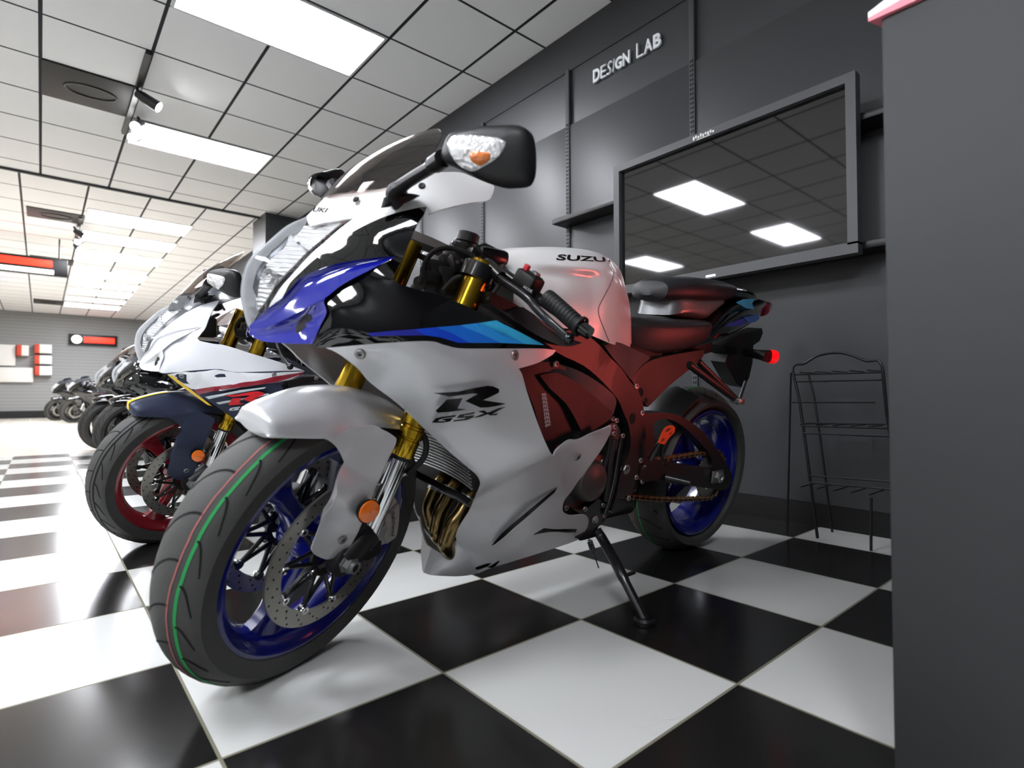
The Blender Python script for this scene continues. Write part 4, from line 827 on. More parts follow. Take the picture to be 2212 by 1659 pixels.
# ---- radiator, headers, engine
mb = MB(); rows = []
def rx(y, z): return 1.075+.12*(y*y)/.03*.25+(z-.385)*.28
for z in (.385, .62): pass
ys = [-.12+.265*k/12 for k in range(13)]
mb.shell([Vector((rx(y, z), y, z)) for z in (.385, .5, .62) for y in ys], [(i*13+j, i*13+j+1, (i+1)*13+j+1, (i+1)*13+j) for i in range(2) for j in range(12)], [Vector((-.03, 0, 0))]*39, m_engine)
k = 0; z = .388
while z < .62:
    mb.tube([(rx(y, z)+.003, y, z) for y in ys], .0026, m_rad, 6); z += .0082
mb.build('radiator', bike)
hd = [[(1.0657,-.045,.3347),(1.0791,-.045,.3048),(1.0830,-.045,.2844),(1.0741,-.045,.2542),(1.0611,-.04,.2273)], [(1.0682,.02,.3384),(1.0806,.02,.3172),(1.0927,.02,.2937),(1.0971,.02,.2666),(1.0949,.02,.2359)], [(1.0628,.085,.335),(1.0777,.085,.3125),(1.0965,.083,.2879),(1.1043,.078,.2607),(1.1013,.07,.2278)]]
for h_ in hd:
    pts = [Vector(h_[0])+Vector((-.03, 0, .035))]+[Vector(p) for p in h_]; pts += [pts[-1]+Vector((-.06, -pts[-1].y*.4, -.045)), Vector((.9, .0+pts[-1].y*.2, .165))]
    mb = MB(); mb.tube(crom(pts, 5), .0185, m_bronze, 18); mb.lathe([(.0185, -.012), (.0225, -.012), (.0225, .01), (.0185, .01)], pts[1], pts[2]-pts[1], m_alu, 20); mb.build('exhaust_header', bike)
mb = MB(); mb.tube([(1.0, -.06, .19), (.75, -.09, .18), (.5, -.13, .2)], .028, m_bronze, 16); mb.tube([(.5, -.14, .2), (.3, -.16, .27), (.05, -.2, .4), (-.15, -.23, .47)], [.03, .05, .058, .05], m_satin, 20); mb.build('muffler', bike)
mb = MB(); br = [(1.1239,-.05,.3793),(1.1187,-.02,.3754),(1.1098,.03,.3709),(1.1086,.08,.3681),(1.1010,.13,.3655),(1.0999,.16,.3607)]
mb.tube(crom([Vector(p)+Vector((.012, 0, 0)) for p in br], 4), .009, m_satin, 10, flat=.6); mb.lathe([(.001, .006), (.008, .006), (.011, .002), (.011, -.004)], Vector(br[0])+Vector((.02, .012, 0)), (.6, .8, 0), m_alu, 6); mb.build('radiator_stay', bike)
mb = MB(); mb.box((.86, 0, .44), (.34, .22, .3), m_engine, .03); mb.box((.70, 0, .32), (.28, .25, .24), m_engine, .04); mb.box((.95, 0, .56), (.18, .24, .2), m_satin, .03); mb.box((.80, .0, .24), (.26, .13, .1), m_satin, .03)
en = mb.build('engine', bike)
def cover(cz, r, y, depth, m, name, lab=None):
    c = cz
    mb = MB(); mb.lathe([(.001, depth), (r*.45, depth), (r*.5, depth-.002), (r*.86, depth-.003), (r*.95, depth-.01), (r, depth-.02), (r*1.04, -.03)], c, (0, 1, 0), m, 40); return mb.build(name, en, label=lab)
cc = [(.7099,.14,.3682)][0]; cover(cc, .058, 0, .03, m_engine, 'generator_cover', 'grey round engine cover')
cc2 = [(.6383,.13,.4784)][0]; cover(cc2, .05, 0, .02, m_engine, 'engine_cover')
for p in [(.7835,.145,.3009),(.7153,.15,.2897),(.6711,.155,.4176),(.6329,.155,.3841),(.6263,.15,.3515),(.642,.15,.2918),(.6297,.15,.2592),(.6679,.17,.5395),(.6554,.17,.5165),(.6559,.17,.498),(.6534,.172,.5345),(.6165,.17,.4902)]: screw(p, (.2, 1, 0), en, .0065)
mb = MB(); mb.tube(crom([(.625,.172,.4867),(.6295,.172,.4399),(.6316,.17,.375),(.6302,.16,.3066),(.6368,.155,.2663)], 4), .007, m_satin, 10); mb.build('shift_rod', bike)
mb = MB(); mb.tube(crom([(.6488,.168,.4829),(.6533,.166,.4317),(.6472,.162,.37),(.6406,.155,.3064)], 4), .009, m_rub, 10); mb.tube(crom([(.6628,.165,.4914),(.6641,.163,.4403),(.6738,.158,.3845)], 4), .007, m_rub, 10); mb.build('wiring_hoses', bike)

# ---- frame, covers, subframe
frm = [(1.1325,.19,.822),(1.0813,.19,.8087),(1.0121,.19,.786),(.9315,.185,.7562),(.8554,.18,.7652),(.8129,.178,.7532),(.7597,.175,.7306),(.7133,.17,.7049),(.6549,.168,.6744),(.6087,.165,.6417),(.5697,.162,.619),(.5389,.16,.5904),(.521,.16,.5548),(.5012,.16,.4958),(.4887,.16,.4269),(.5024,.16,.3996),(.5165,.16,.3608),(.5257,.158,.3109),(.5968,.16,.3059),(.6063,.16,.2658),(.6164,.16,.2739),(.6039,.162,.3127),(.6014,.165,.3706),(.5896,.166,.4093),(.5779,.168,.4353),(.5807,.17,.4797),(.6,.17,.5238),(.6319,.172,.5592),(.6634,.174,.5933),(.7395,.176,.6419),(.8196,.18,.6792),(.9244,.185,.7086),(1.0314,.19,.7608),(1.1295,.19,.7972)]
mb = MB(); mb.plate(smooth_outline(frm, 3, 60), (0, -.05, 0), m_frame_b)
fr = mb.build('frame', bike, label='black twin spar frame'); mf = mirrored(fr)
mb = MB()
mb.v = []
for (q, r) in (([(.5772,.1605,.3914)][0], .017),): mb.lathe([(.001, -.001), (.0095, -.001), (.0095, .008), (.013, .008), (.015, .004), (.021, .002), (.021, -.002)], q, (0, 1, 0), m_alu, 6)
mb.build('pivot_nut', fr)
hl_ = onto(fr, [(.5796,.165,.536)], .0006)
mb = MB(); mb.lathe([(.001, .0008), (.0155, .0008), (.0165, -.002)], hl_[0], (0, 1, 0), m_groove, 24); mb.build('frame_hole', fr)
for p in [(.5767,.165,.6276),(.5316,.162,.5509),(.5116,.163,.4112),(.4936,.165,.3883),(.5229,.163,.3622),(.4944,.165,.348),(.5422,.16,.3017)]: screw(p, (.1, 1, 0), fr, .0075)
mb = MB(); mb.plate(smooth_outline([(.7139,.15,.7311),(.6623,.148,.7437),(.5834,.14,.7308),(.4796,.13,.7085),(.5305,.14,.6757),(.5833,.15,.6417),(.6315,.155,.6711),(.6811,.155,.7024)], 3), (0, -.02, 0), m_carbon); mirrored(mb.build('knee_panel', bike))
mb = MB(); mb.plate(smooth_outline([(.5782,.148,.6429),(.5341,.142,.6802),(.4705,.135,.7031),(.326,.12,.7252),(.1613,.11,.7458),(.1636,.11,.7283),(.1982,.115,.702),(.2703,.12,.6689),(.3613,.13,.6298),(.4423,.138,.584),(.48,.142,.5635),(.5225,.147,.5882),(.5618,.15,.6238)], 3), (0, -.03, 0), m_frame_b); sc_ = mb.build('subframe_cover', bike); mirrored(sc_); hs_ = onto(sc_, [(.5285,.145,.6065),(.4984,.145,.5832)], .0006)
for h1, r1_ in zip(hs_, (.013, .008)):
    if h1 is not None: mb = MB(); mb.lathe([(.001, .0006), (r1_, .0006), (r1_+.001, -.002)], h1, (0, 1, 0), m_groove, 20); mb.build('cover_hole', sc_)
# dark inner panel in the fairing notch, with its scoop and carbon strip
mb = MB(); mb.plate([(1.0652,.225,.672),(1.0091,.22,.684),(.9558,.215,.6868),(.9134,.21,.6751),(.8671,.21,.6179),(.8245,.21,.5424),(.8384,.215,.5137),(.9259,.222,.4934),(.9322,.228,.4692),(.9553,.23,.48),(.9863,.232,.523),(1.0173,.232,.5857),(1.0558,.23,.6467)], (0, -.02, 0), m_plast); ip = mb.build('inner_panel', bike)
mb = MB(); mb.plate(smooth_outline([(1.0109,.232,.6571),(.9708,.23,.6633),(.9473,.228,.6615),(.8816,.22,.6426),(.8164,.212,.6138),(.7579,.205,.5863),(.7081,.2,.5559),(.7355,.205,.5401),(.8055,.22,.5223),(.8699,.234,.503),(.8565,.232,.5256),(.8729,.23,.5479),(.9193,.232,.5941),(.975,.234,.6267)], 2, 60), (0, -.03, 0), m_plast); mb.build('inner_scoop', ip)
mb = MB(); mb.plate(smooth_outline([(.9975,.215,.6607),(.9599,.21,.682),(.9087,.205,.6782),(.8445,.2,.6642),(.7759,.192,.6418),(.7195,.188,.6182),(.6864,.185,.5984),(.6808,.185,.582),(.6921,.188,.5546),(.7459,.195,.5845),(.805,.202,.6123),(.8708,.21,.6414),(.9392,.22,.6607),(.9779,.222,.6607)], 2, 60), (0, -.012, 0), m_carbon); mb.build('carbon_strip', ip)
mb = MB()
for i in range(26):
    t = i/25
    for j in range(3):
        a = [(1.0009,.2335,.6156),(.9874,.2335,.6184),(.9618,.2335,.5474),(.9791,.2335,.5418)]
        p0 = Vector(a[0]).lerp(Vector(a[3]), t); p1 = Vector(a[1]).lerp(Vector(a[2]), t)
        u0, u1 = j/3+.02+.05*((i*7+j*3) % 3), j/3+.30-.05*((i*5+j) % 3)
        q0, q1 = p0.lerp(p1, u0), p0.lerp(p1, u1); dz = (Vector(a[3])-Vector(a[0]))/25*.3
        mb.plate([q0, q1, q1+dz, q0+dz], (0, -.0006, 0), m_white_d)
mb.build('warning_text', ip)
screw([(.9542,.222,.6821)][0], (0, 1, 0), ip, .007)

# ---- tank, seats, tail
st = [(1.03, [(0, .915), (.07, .905), (.12, .875), (.14, .83), (.14, .76)]), (.97, [(0, .944), (.085, .938), (.14, .905), (.168, .85), (.17, .765)]), (.90, [(0, .960), (.092, .954), (.152, .92), (.183, .86), (.18, .765)]), (.83, [(0, .971), (.09, .966), (.15, .935), (.18, .875), (.178, .76)]), (.76, [(0, .980), (.082, .974), (.14, .944), (.17, .885), (.17, .748)]),
      (.70, [(0, .985), (.072, .978), (.122, .948), (.155, .885), (.158, .738)]), (.65, [(0, .986), (.06, .977), (.1, .945), (.135, .88), (.143, .735)]), (.60, [(0, .982), (.048, .97), (.08, .932), (.112, .865), (.125, .735)]), (.555, [(0, .97), (.037, .955), (.064, .91), (.094, .84), (.108, .73)]), (.525, [(0, .945), (.03, .928), (.053, .875), (.08, .80), (.095, .722)]), (.51, [(0, .90), (.02, .885), (.04, .83), (.065, .77), (.085, .722)])]
rows = []
for x, pr_ in st:
    half = crom([(x, y, z) for y, z in pr_], 14); rows.append([Vector((p.x, -p.y, p.z)) for p in reversed(half[1:])]+half)
fine = []
nn = len(rows[0])
cols = [crom([r_[j] for r_ in rows], 8) for j in range(nn)]
def dent(p):
    # the hollow under the shoulder line of the tank
    d_ = .912-.06*(p.x-.9)-p.z; t = min(1, max(0, d_/.03)); t = t*t*(3-2*t)
    wx = min(1, max(0, (p.x-.755)/.05))*min(1, max(0, (1.04-p.x)/.1))
    k_ = .026*t*math.exp(-max(0, d_)/.06)*wx*min(1, max(0, (abs(p.y)-.06)/.05))
    return Vector((p.x, p.y-math.copysign(k_, p.y), p.z))
cols = [[dent(p) for p in c] for c in cols]
mb = MB(); mb.loft([[cols[j][i] for j in range(nn)] for i in range(len(cols[0]))], m_pearl); last = [cols[j][-1] for j in range(nn)]
mb.add(last, [tuple(range(nn))], m_pearl)
tk = mb.build('fuel_tank', bike, label='pearl silver fuel tank', sharp=60)
v_, f_ = text_tris('SUZUKI', .03, 0); q = [Vector(p) for p in [(.8256,.05,.9373),(.5585,.05,.9726),(.5758,.05,.9811),(.818,.05,.9538)]]
tp = onto(tk, [q[0]*(1-a)*(1-b_)+q[1]*a*(1-b_)+q[2]*a*b_+q[3]*(1-a)*b_ for a, b_ in v_])
ff_ = [t for t in f_ if all(tp[i_] is not None for i_ in t) and max((tp[t[0]]-tp[i_]).length for i_ in t) < .07]
mb = MB(); mb.add([p if p is not None else Vector((0.8, 0, .9)) for p in tp], ff_, m_decal); mb.build('tank_lettering', tk)
sm_ = onto(tk, crom([(.6704,.1,.9481),(.6516,.1,.9293),(.6576,.1,.9036),(.6793,.1,.8638),(.6954,.1,.8343),(.6946,.1,.8159),(.6816,.1,.7954),(.6573,.1,.7659),(.6375,.1,.7419)], 6), .0005); sm_ = [p for p in sm_ if p is not None]
mb = MB(); mb.tube(sm_, .0011, m_alu, 6); mb.build('tank_seam', tk)
cr_ = [p for p in onto(tk, crom([(.9148,.1,.8956),(.8531,.1,.9052),(.7914,.1,.9119),(.7474,.1,.9113),(.7496,.1,.8976),(.7675,.1,.8716),(.7969,.1,.8387),(.8265,.1,.8122)], 6), .0003) if p is not None]
mb = MB()
def sw(rows, m): mb.loft([[Vector(p) for p in r_] for r_ in rows], m, closed=True, caps=True)
def ring(x, zt, zb_, w, sq=2.6, n=28, wb=1.):
    zc_, hh_ = (zt+zb_)/2, (zt-zb_)/2; o = []
    for k_ in range(n):
        a = 2*PI*k_/n; c_, s_ = math.cos(a), math.sin(a); e_ = 2/sq
        zz = zc_+hh_*math.copysign(abs(s_)**e_, s_); ww = w*(wb+(1-wb)*(zz-zb_)/(2*hh_)) if hh_ else w
        o.append((x, ww*math.copysign(abs(c_)**e_, c_), zz))
    return o
sw([ring(.565, .80, .75, .03, 3), ring(.55, .815, .725, .085, 3.6), ring(.50, .822, .70, .125, 4.2, wb=.8), ring(.42, .826, .702, .14, 4.2, wb=.8), ring(.32, .833, .722, .148, 4.2, wb=.82), ring(.22, .84, .745, .142, 4.2, wb=.85), ring(.14, .845, .768, .118, 4.2, wb=.88), ring(.098, .842, .778, .09, 4), ring(.085, .83, .785, .06, 3)], m_seat)
mb.build('rider_seat', bike)
mb = MB(); sw([ring(.365, .925, .90, .03), ring(.35, .948, .885, .07), ring(.30, .967, .885, .095), ring(.2, .982, .892, .105), ring(.1, .99, .90, .10), ring(-.0, .994, .915, .09), ring(-.07, .992, .935, .07), ring(-.1, .985, .955, .03)], m_seat); mb.build('pillion_seat', bike)
mb = MB(); sw([ring(-.06, .985, .935, .07), ring(-.15, .99, .94, .066), ring(-.24, .985, .94, .055), ring(-.3, .972, .945, .035)], m_gloss); mb.build('tail_hump', bike)
# textured cowl below the pillion pad
mb = MB(); co_ = [Vector((p[0], 0, p[2])) for p in smooth_outline([(.3019,.06,.9084),(.3147,.06,.8807),(.3234,.06,.8421),(.2172,.06,.8435),(.1132,.06,.8461),(.0601,.06,.8738),(-.014,.06,.9189),(.0035,.06,.9342),(.1536,.06,.9238)], 3, 60)]; pillow(mb, co_, (0, 1, 0), .088, m_cowl, base=.088, ex=4., rings=9); mb.build('seat_cowl', bike, label='grey textured seat cowl')
# tail fairing: long pointed shell
tl = [ring(.2, .79, .74, .1, 2.6, 28), ring(.12, .83, .75, .108), ring(.02, .895, .775, .105), ring(-.08, .93, .8, .095), ring(-.18, .955, .83, .08), ring(-.28, .966, .865, .06), ring(-.36, .968, .905, .04), ring(-.43, .966, .945, .015)]
mb = MB(); sw(tl, m_gloss); ta = mb.build('tail_fairing', bike, label='gloss black tail fairing')
GK = [(.1353,.1,.8488),(.0344,.102,.888),(-.0144,.1,.92),(-.1035,.09,.9468),(-.1715,.085,.9507),(-.1814,.082,.912),(-.1205,.092,.8993),(-.2331,.078,.8948),(.1304,.108,.8236),(.0749,.108,.828),(-.0636,.098,.8313),(-.2391,.075,.8693),(-.3971,.03,.955),(.0124,.1,.795)]
g_skin = TPS(GK)
mb = MB(); panel_mb(mb, g_skin, [(-.011,.1001,.9196),(-.069,.0943,.9378),(-.1718,.0848,.9508),(-.1512,.0868,.9307),(-.1827,.0821,.9121),(-.1002,.0936,.9086)], BL[4], th=.0015, off=.004, sm=False); panel_mb(mb, g_skin, [(-.0821,.0967,.8748),(-.2225,.0791,.8969),(-.2482,.0743,.8831),(-.2063,.08,.8668),(-.1463,.0886,.8586)], BL[2], th=.0015, off=.004, sm=False); panel_mb(mb, g_skin, [(.0173,.1025,.8458),(-.0832,.0967,.8713),(-.1267,.0915,.8554),(-.0599,.0985,.8415),(.0601,.1066,.8308)], BL[0], th=.0015, off=.004, sm=False); mb.build('tail_stripe', ta)
mb = MB(); sw([ring(-.375, .955, .9, .052), ring(-.42, .965, .925, .04), ring(-.465, .962, .95, .012)], mat('smoked_tail_light', '#6d2430', .1, coat=1.)); mb.build('tail_light', bike)
# licence bracket, rear signals
mb = MB(); mb.plate([(-.0933,.03,.7678),(-.2529,.03,.8218),(-.3974,.02,.8544),(-.4125,.02,.8355),(-.3729,.03,.8011),(-.3271,.03,.7811),(-.3405,.03,.714),(-.3293,.03,.6516),(-.2947,.03,.6103),(-.2354,.03,.6256),(-.1479,.03,.6892),(-.1264,.03,.7059),(-.1411,.03,.7356)], (0, -.06, 0), m_plast); mb.build('rear_fender', bike)
for (p0, p1, nm) in (([(-.2339,.05,.7508),(-.1551,.18,.7444)][0:2], None, 'l'), ([(-.1707,-.03,.7521),(-.0649,0,.7435)], None, 'r')):
    a, c = Vector(p0[0]), Vector(p0[1])
    if nm == 'r': a, c = Vector((a.x, -.04, a.z)), Vector((-.16, -.17, .76))
    d_ = (c-a).normalized(); mb = MB(); mb.tube([a, a.lerp(c, .6), c], [.016, .018, .023], m_plast, 14); s_ = mb.build('rear_signal', bike)
    mb = MB(); dd = Vector((-.75, .65 if nm == 'l' else -.65, 0)).normalized(); mb.lathe([(.024, -.014), (.026, 0), (.022, .012), (.001, .016)], c+dd*.012, dd, m_redlens, 24); mb.build('signal_lens', s_, label='red signal lens')
# pillion footpeg bracket
pk = [(.2585,.12,.6939),(-.032,.15,.5772),(.1623,.11,.7038),(-.1258,.12,.6481)]
mb = MB(); mb.tube([pk[0], pk[1]], .012, m_frame_b, 12); mb.tube([[(.1908,.11,.7053)][0], pk[1]], .011, m_frame_b, 12); mb.box([(-.0161,.155,.5809)][0], (.035, .04, .02), m_alu, .005); mb.tube([(-.0406,.15,.5854),(-.0845,.14,.6474)], .006, m_satin, 8); mb.build('passenger_peg_bracket', bike)
# hugger and swingarm
mb = MB()
rows = []
for k_ in range(14):
    t = math.radians(22+k_*6.2); rr = .325; rows.append([(rr*math.sin(t)+(.05 if False else 0), y_, hub+rr*math.cos(t)-abs(y_)*.25) for y_ in (-.095, -.07, -.03, 0, .03, .07, .095)])
mb.shell([Vector(p) for r_ in rows for p in r_], [(i*7+j, i*7+j+1, (i+1)*7+j+1, (i+1)*7+j) for i in range(13) for j in range(6)], [Vector((0, 0, .004))]*98, m_plast); mb.build('rear_hugger', bike)
arm = [(.4682,.122,.54),(.3791,.122,.5413),(.2852,.122,.5308),(.2086,.122,.5058),(.1253,.122,.4714),(.0309,.122,.4124),(-.0397,.122,.3629),(-.1026,.122,.3118),(-.1255,.122,.2687),(-.0879,.122,.2426),(.0337,.122,.2621),(.1567,.122,.2852),(.2695,.122,.3053),(.3747,.122,.3289),(.4353,.122,.3567)]
hole = [(.4118,.122,.5078),(.3748,.122,.521),(.298,.122,.5113),(.2105,.122,.4751),(.1301,.122,.4319),(.0593,.122,.3842),(.0347,.122,.3549),(.0398,.122,.3349),(.1535,.122,.3514),(.285,.122,.3754),(.3805,.122,.3954)]
mb = MB(); mb.plate(smooth_outline(arm, 3, 60), (0, -.038, 0), m_frame_b, holes=[smooth_outline(hole, 3, 60)]); sa = mb.build('swingarm', bike, label='black arched swingarm')
mirrored(sa)
mb = MB(); ax_r = Vector((0, .125, hub)); mb.cyl((0, -.14, hub), (0, .14, hub), .011, m_alu, 16); mb.lathe([(.009, .012), (.012, .022), (.017, .022), (.0215, .018), (.0215, 0)], ax_r, (0, 1, 0), m_alu, 6); mb.box((.0, .128, hub), (.07, .008, .045), m_alu, .003); mb.build('rear_axle', bike)
# chain and sprocket
mb = MB(); sp = []
for k_ in range(88):
    a = 2*PI*k_/88; rr = .088 if k_ % 2 else .081; sp.append((rr*math.cos(a), .103, hub+rr*math.sin(a)))
mb.plate(sp, (0, -.006, 0), m_alu)
for k_ in range(5):
    a = 2*PI*k_/5+.3; mb.lathe([(.001, .006), (.006, .006), (.007, 0)], (.052*math.cos(a), .104, hub+.052*math.sin(a)), (0, 1, 0), m_chrome, 6)
mb.lathe([(.028, .002), (.028, .012), (.02, .014), (.02, 0)], (0, .1, hub), (0, 1, 0), m_alu, 24); mb.build('rear_sprocket', bike)
path = []
fx, fz, fr_ = .60, .345, .036
ang0 = PI/2
for k_ in range(0, 19): a = PI/2-math.radians(6)+PI*k_/18; path.append(Vector((.087*math.cos(a), .104, hub+.087*math.sin(a))))
for k_ in range(1, 30): path.append(path[18].lerp(Vector((fx, .104, fz-fr_)), k_/30)-Vector((0, 0, .012*math.sin(PI*k_/30))))
for k_ in range(0, 9): a = -PI/2+PI*k_/8; path.append(Vector((fx+fr_*math.cos(a), .104, fz+fr_*math.sin(a))))
for k_ in range(1, 30): path.append(Vector((fx, .104, fz+fr_)).lerp(path[0], k_/30))
L_ = [0]
for i in range(len(path)): L_.append(L_[-1]+(path[(i+1) % len(path)]-path[i]).length)
tot_ = L_[-1]; nlk = int(tot_/.0155); mb = MB()
def at_len(s_):
    s_ %= tot_
    for i in range(len(path)):
        if L_[i+1] >= s_: return path[i].lerp(path[(i+1) % len(path)], (s_-L_[i])/(L_[i+1]-L_[i]+1e-9))
for k_ in range(nlk):
    p0, p1 = at_len(k_*tot_/nlk), at_len((k_+1)*tot_/nlk); d_ = (p1-p0).normalized(); y_ = .0095 if k_ % 2 else .0065; up_ = Vector((0, 1, 0)).cross(d_)
    for sy in (-1, 1):
        c = (p0+p1)/2+Vector((0, sy*y_, 0)); hl_ = .0105; ol_ = []
        for q in range(10):
            a = 2*PI*q/10; ol_.append(c+d_*math.cos(a)*hl_+up_*math.sin(a)*.0072)
        mb.plate(ol_, (0, -.002*sy, 0), m_chain)
    mb.tube([p0+Vector((0, -.012, 0)), p0+Vector((0, .012, 0))], .0036, m_groove, 6)
mb.build('drive_chain', bike)
# footrest hanger, peg, gear lever
mb = MB(); mb.plate(smooth_outline([(.5087,.165,.3978),(.4841,.17,.3878),(.4514,.18,.3806),(.4168,.19,.3683),(.4121,.19,.3468),(.4605,.18,.3514),(.4906,.17,.3471),(.5124,.165,.3617)], 3), (0, -.02, 0), m_plast); fh = mb.build('footrest_hanger', bike)
mb = MB(); mb.tube([(.4187,.19,.3592),(.3816,.25,.3543)], [.011, .0105], m_satin, 14); mb.build('footpeg', fh)
mb = MB(); gl_ = [(.4793,.205,.5015),(.4672,.205,.5141),(.4421,.205,.5198),(.4236,.205,.5135),(.4242,.205,.499),(.4491,.205,.4824),(.4676,.205,.4646),(.4946,.205,.4706),(.4871,.205,.4865)]
mb.plate(smooth_outline(gl_, 3), (0, -.006, 0), mat('orange_lever', '#d8481c', .4), holes=[smooth_outline([(.4737,.205,.5012),(.4592,.205,.5116),(.4423,.205,.512),(.4535,.205,.5025)], 3), smooth_outline([(.4522,.205,.4881),(.4434,.205,.4999),(.431,.205,.5038),(.4362,.205,.4928)], 3), smooth_outline([(.4863,.205,.4745),(.4792,.205,.4839),(.4652,.205,.4843),(.4701,.205,.4724)], 3)])
mb.build('heel_guard_tab', fh, label='orange pierced tab'); mb = MB(); mb.tube([(.4869,.2,.4679),(.4923,.19,.4395),(.4919,.18,.4171)], .007, m_satin, 10); mb.tube([(.4673,.2,.4623),(.4625,.195,.4386),(.4327,.19,.4036),(.4195,.19,.3956)], .005, m_satin, 10); mb.build('gear_lever', fh)

# ---- handlebars and triple clamp
mb = MB(); tc0 = W_top = (WH @ top_); mb.plate(smooth_outline([(1.1355,.12,.9168),(1.0912,.1,.9328),(1.0451,.11,.9199),(1.0470,.125,.9038),(1.0637,.13,.886),(1.0876,.135,.8898),(1.1201,.135,.8994)], 3), (0, -.02, -.035), m_satin)
mb.box((1.08, 0, .905), (.08, .26, .035), m_satin, .012); mb.tube([(1.10, 0, .78), (1.075, 0, .93)], .03, m_satin, 16); mb.lathe([(.001, .016), (.028, .016), (.032, .008), (.032, -.01)], (1.075, 0, .93), (-.2, 0, 1), m_plast, 24); mb.build('triple_clamp', bike)
for p in [(1.0919,.1,.9252),(1.1287,.12,.8973)]: screw(p, (.1, .6, .8), bpy.data.objects['triple_clamp'], .009)
mb = MB(); gr_ = [(1.0746,.15,.8691),(1.0720,.2,.8496),(1.0624,.27,.8138),(1.0315,.36,.7635)]
bar0, bar1 = Vector(gr_[0]), Vector(gr_[3])
mb.tube([bar0, bar1], .0115, m_satin, 14); cb_ = WH @ (a1_+ax_*(L_[0]+.0)); mb.lathe([(.0275, -.016), (.036, -.016), (.036, .016), (.0275, .016)], WH @ Vector([(-.1754,.1,.62)][0]), WH.to_3x3() @ ax_, m_satin, 24); hb = mb.build('handlebar', bike, label='left clip-on handlebar')
mb = MB(); gdir = (bar1-bar0).normalized(); g0 = Vector([(1.0554,.275,.8216)][0]); g1 = Vector([(1.0337,.352,.7696)][0]); mb.tube([g0, g0+gdir*.004, g1-gdir*.004, g1], [.0165, .0175, .0175, .0165], m_rub, 18); mb.lathe([(.0175, 0), (.022, .001), (.022, .006), (.0175, .007)], g1, gdir, m_rub, 20)
for k_ in range(10):
    c = g0.lerp(g1, .1+k_*.085); mb.lathe([(.0175, -.003), (.0183, -.002), (.0183, .002), (.0175, .003)], c, gdir, m_rub, 18)
mb.tube([g1+gdir*.006, g1+gdir*.03], [.0145, .013], m_gloss, 16); mb.build('grip', hb)
swc = Vector([(1.0737,.232,.8447)][0]); mb = MB(); R_ = gdir.to_track_quat('X', 'Z').to_matrix(); mb.box(swc, (.055, .045, .05), m_plast, .009, R=R_); sh = mb.build('switch_housing', hb)
mb = MB(); text_quad(mb, 'MODE', [(1.1086,.262,.8335),(1.0852,.262,.8254),(1.0830,.262,.8316),(1.1055,.262,.838)], m_white_d, .0008, .01); mb.build('mode_label', sh)
mb = MB(); q = Vector([(1.0803,.232,.8747)][0]); mb.box(q, (.012, .01, .02), mat('red_switch', '#c81830', .3, coat=.5), .002, R=R_); mb.build('red_switch', sh)
mb = MB(); mb.box(Vector([(1.0612,.24,.8651)][0]), (.018, .016, .014), m_alu, .003, R=R_); mb.build('switch_button', sh)
lv = [(1.1176,.16,.8726),(1.1168,.185,.8557),(1.1171,.21,.8438),(1.1118,.25,.8262),(1.1098,.285,.809),(1.1065,.3,.7964),(1.1012,.33,.776),(1.0890,.355,.7566),(1.0819,.368,.7461)]
mb = MB(); mb.tube(crom(lv, 4), [.0085]*len(crom(lv, 4)), m_satin, 12, flat=.75); mb.ball([(1.0793,.372,.7429)][0], .0115, m_gunmetal, 20); mb.tube([(1.1170,.15,.8801),(1.1114,.19,.854)], .014, m_satin, 12); mb.build('clutch_lever', hb, label='black clutch lever with chrome ball end')
mb = MB()
for pth, r in (([(1.1172,.15,.8824),(1.1347,.14,.8873),(1.1578,.12,.9011),(1.1856,.1,.9057),(1.2097,.09,.8973),(1.2245,.085,.8797),(1.2320,.085,.8573),(1.2259,.09,.8345),(1.2102,.08,.851)], .0055), ([(1.1125,.16,.8299),(1.1254,.15,.8476),(1.1416,.13,.8527),(1.1695,.12,.8466),(1.1843,.11,.8303),(1.1971,.11,.8144)], .006), ([(1.1832,-.08,.9104),(1.1677,-.03,.8925),(1.1599,.02,.8717),(1.1602,.06,.8583)], .007), ([(1.1102,.19,.8447),(1.1191,.185,.8246),(1.1310,.18,.8041)], .005)): mb.tube(crom(pth, 5), r, m_rub, 10)
mb.build('control_cables', hb)
mb = MB(); mb.lathe([(.0055, 0), (.0075, .001), (.0075, .012), (.01, .013), (.01, .017), (.0055, .018)], [(1.1206,.147,.8784)][0], (-.6, -.6, .4), m_alu, 16); mb.tube([(1.1343,.14,.8837),(1.1179,.15,.8751)], .006, m_alu, 10); mb.build('cable_adjuster', hb)
mb = MB(); rr_ = Vector([(1.0851,.02,.9408)][0]); mb.lathe([(.001, .022), (.02, .022), (.026, .018), (.027, 0), (.022, -.002), (.02, -.03)], rr_, (-.1, .1, 1), m_plast, 20)
for (c, s_) in (([(1.1271,.05,.8988)][0], (.05, .05, .05)), ([(1.1148,.06,.8953)][0], (.03, .03, .08)), ([(1.1495,.05,.8776)][0], (.05, .03, .04)), ([(1.1379,.07,.8714)][0], (.05, .04, .05)), ([(1.1768,.06,.8461)][0], (.07, .05, .06)), ([(1.2088,.08,.8368)][0], (.05, .03, .03)), ([(1.0845,.06,.8533)][0], (.08, .05, .06)), ([(1.1531,.08,.8367)][0], (.08, .04, .06))): mb.box(c, s_, m_plast, .008, R=Matrix.Rotation(.5, 3, 'X'))
for p in [(1.1556,.07,.9232),(1.1028,.08,.8864),(1.1376,.085,.886),(1.1522,.085,.8813)]: mb.lathe([(.001, .004), (.004, .004), (.005, 0)], p, (.2, 1, .2), m_alu, 6)
mb.build('ignition_switch', bike)
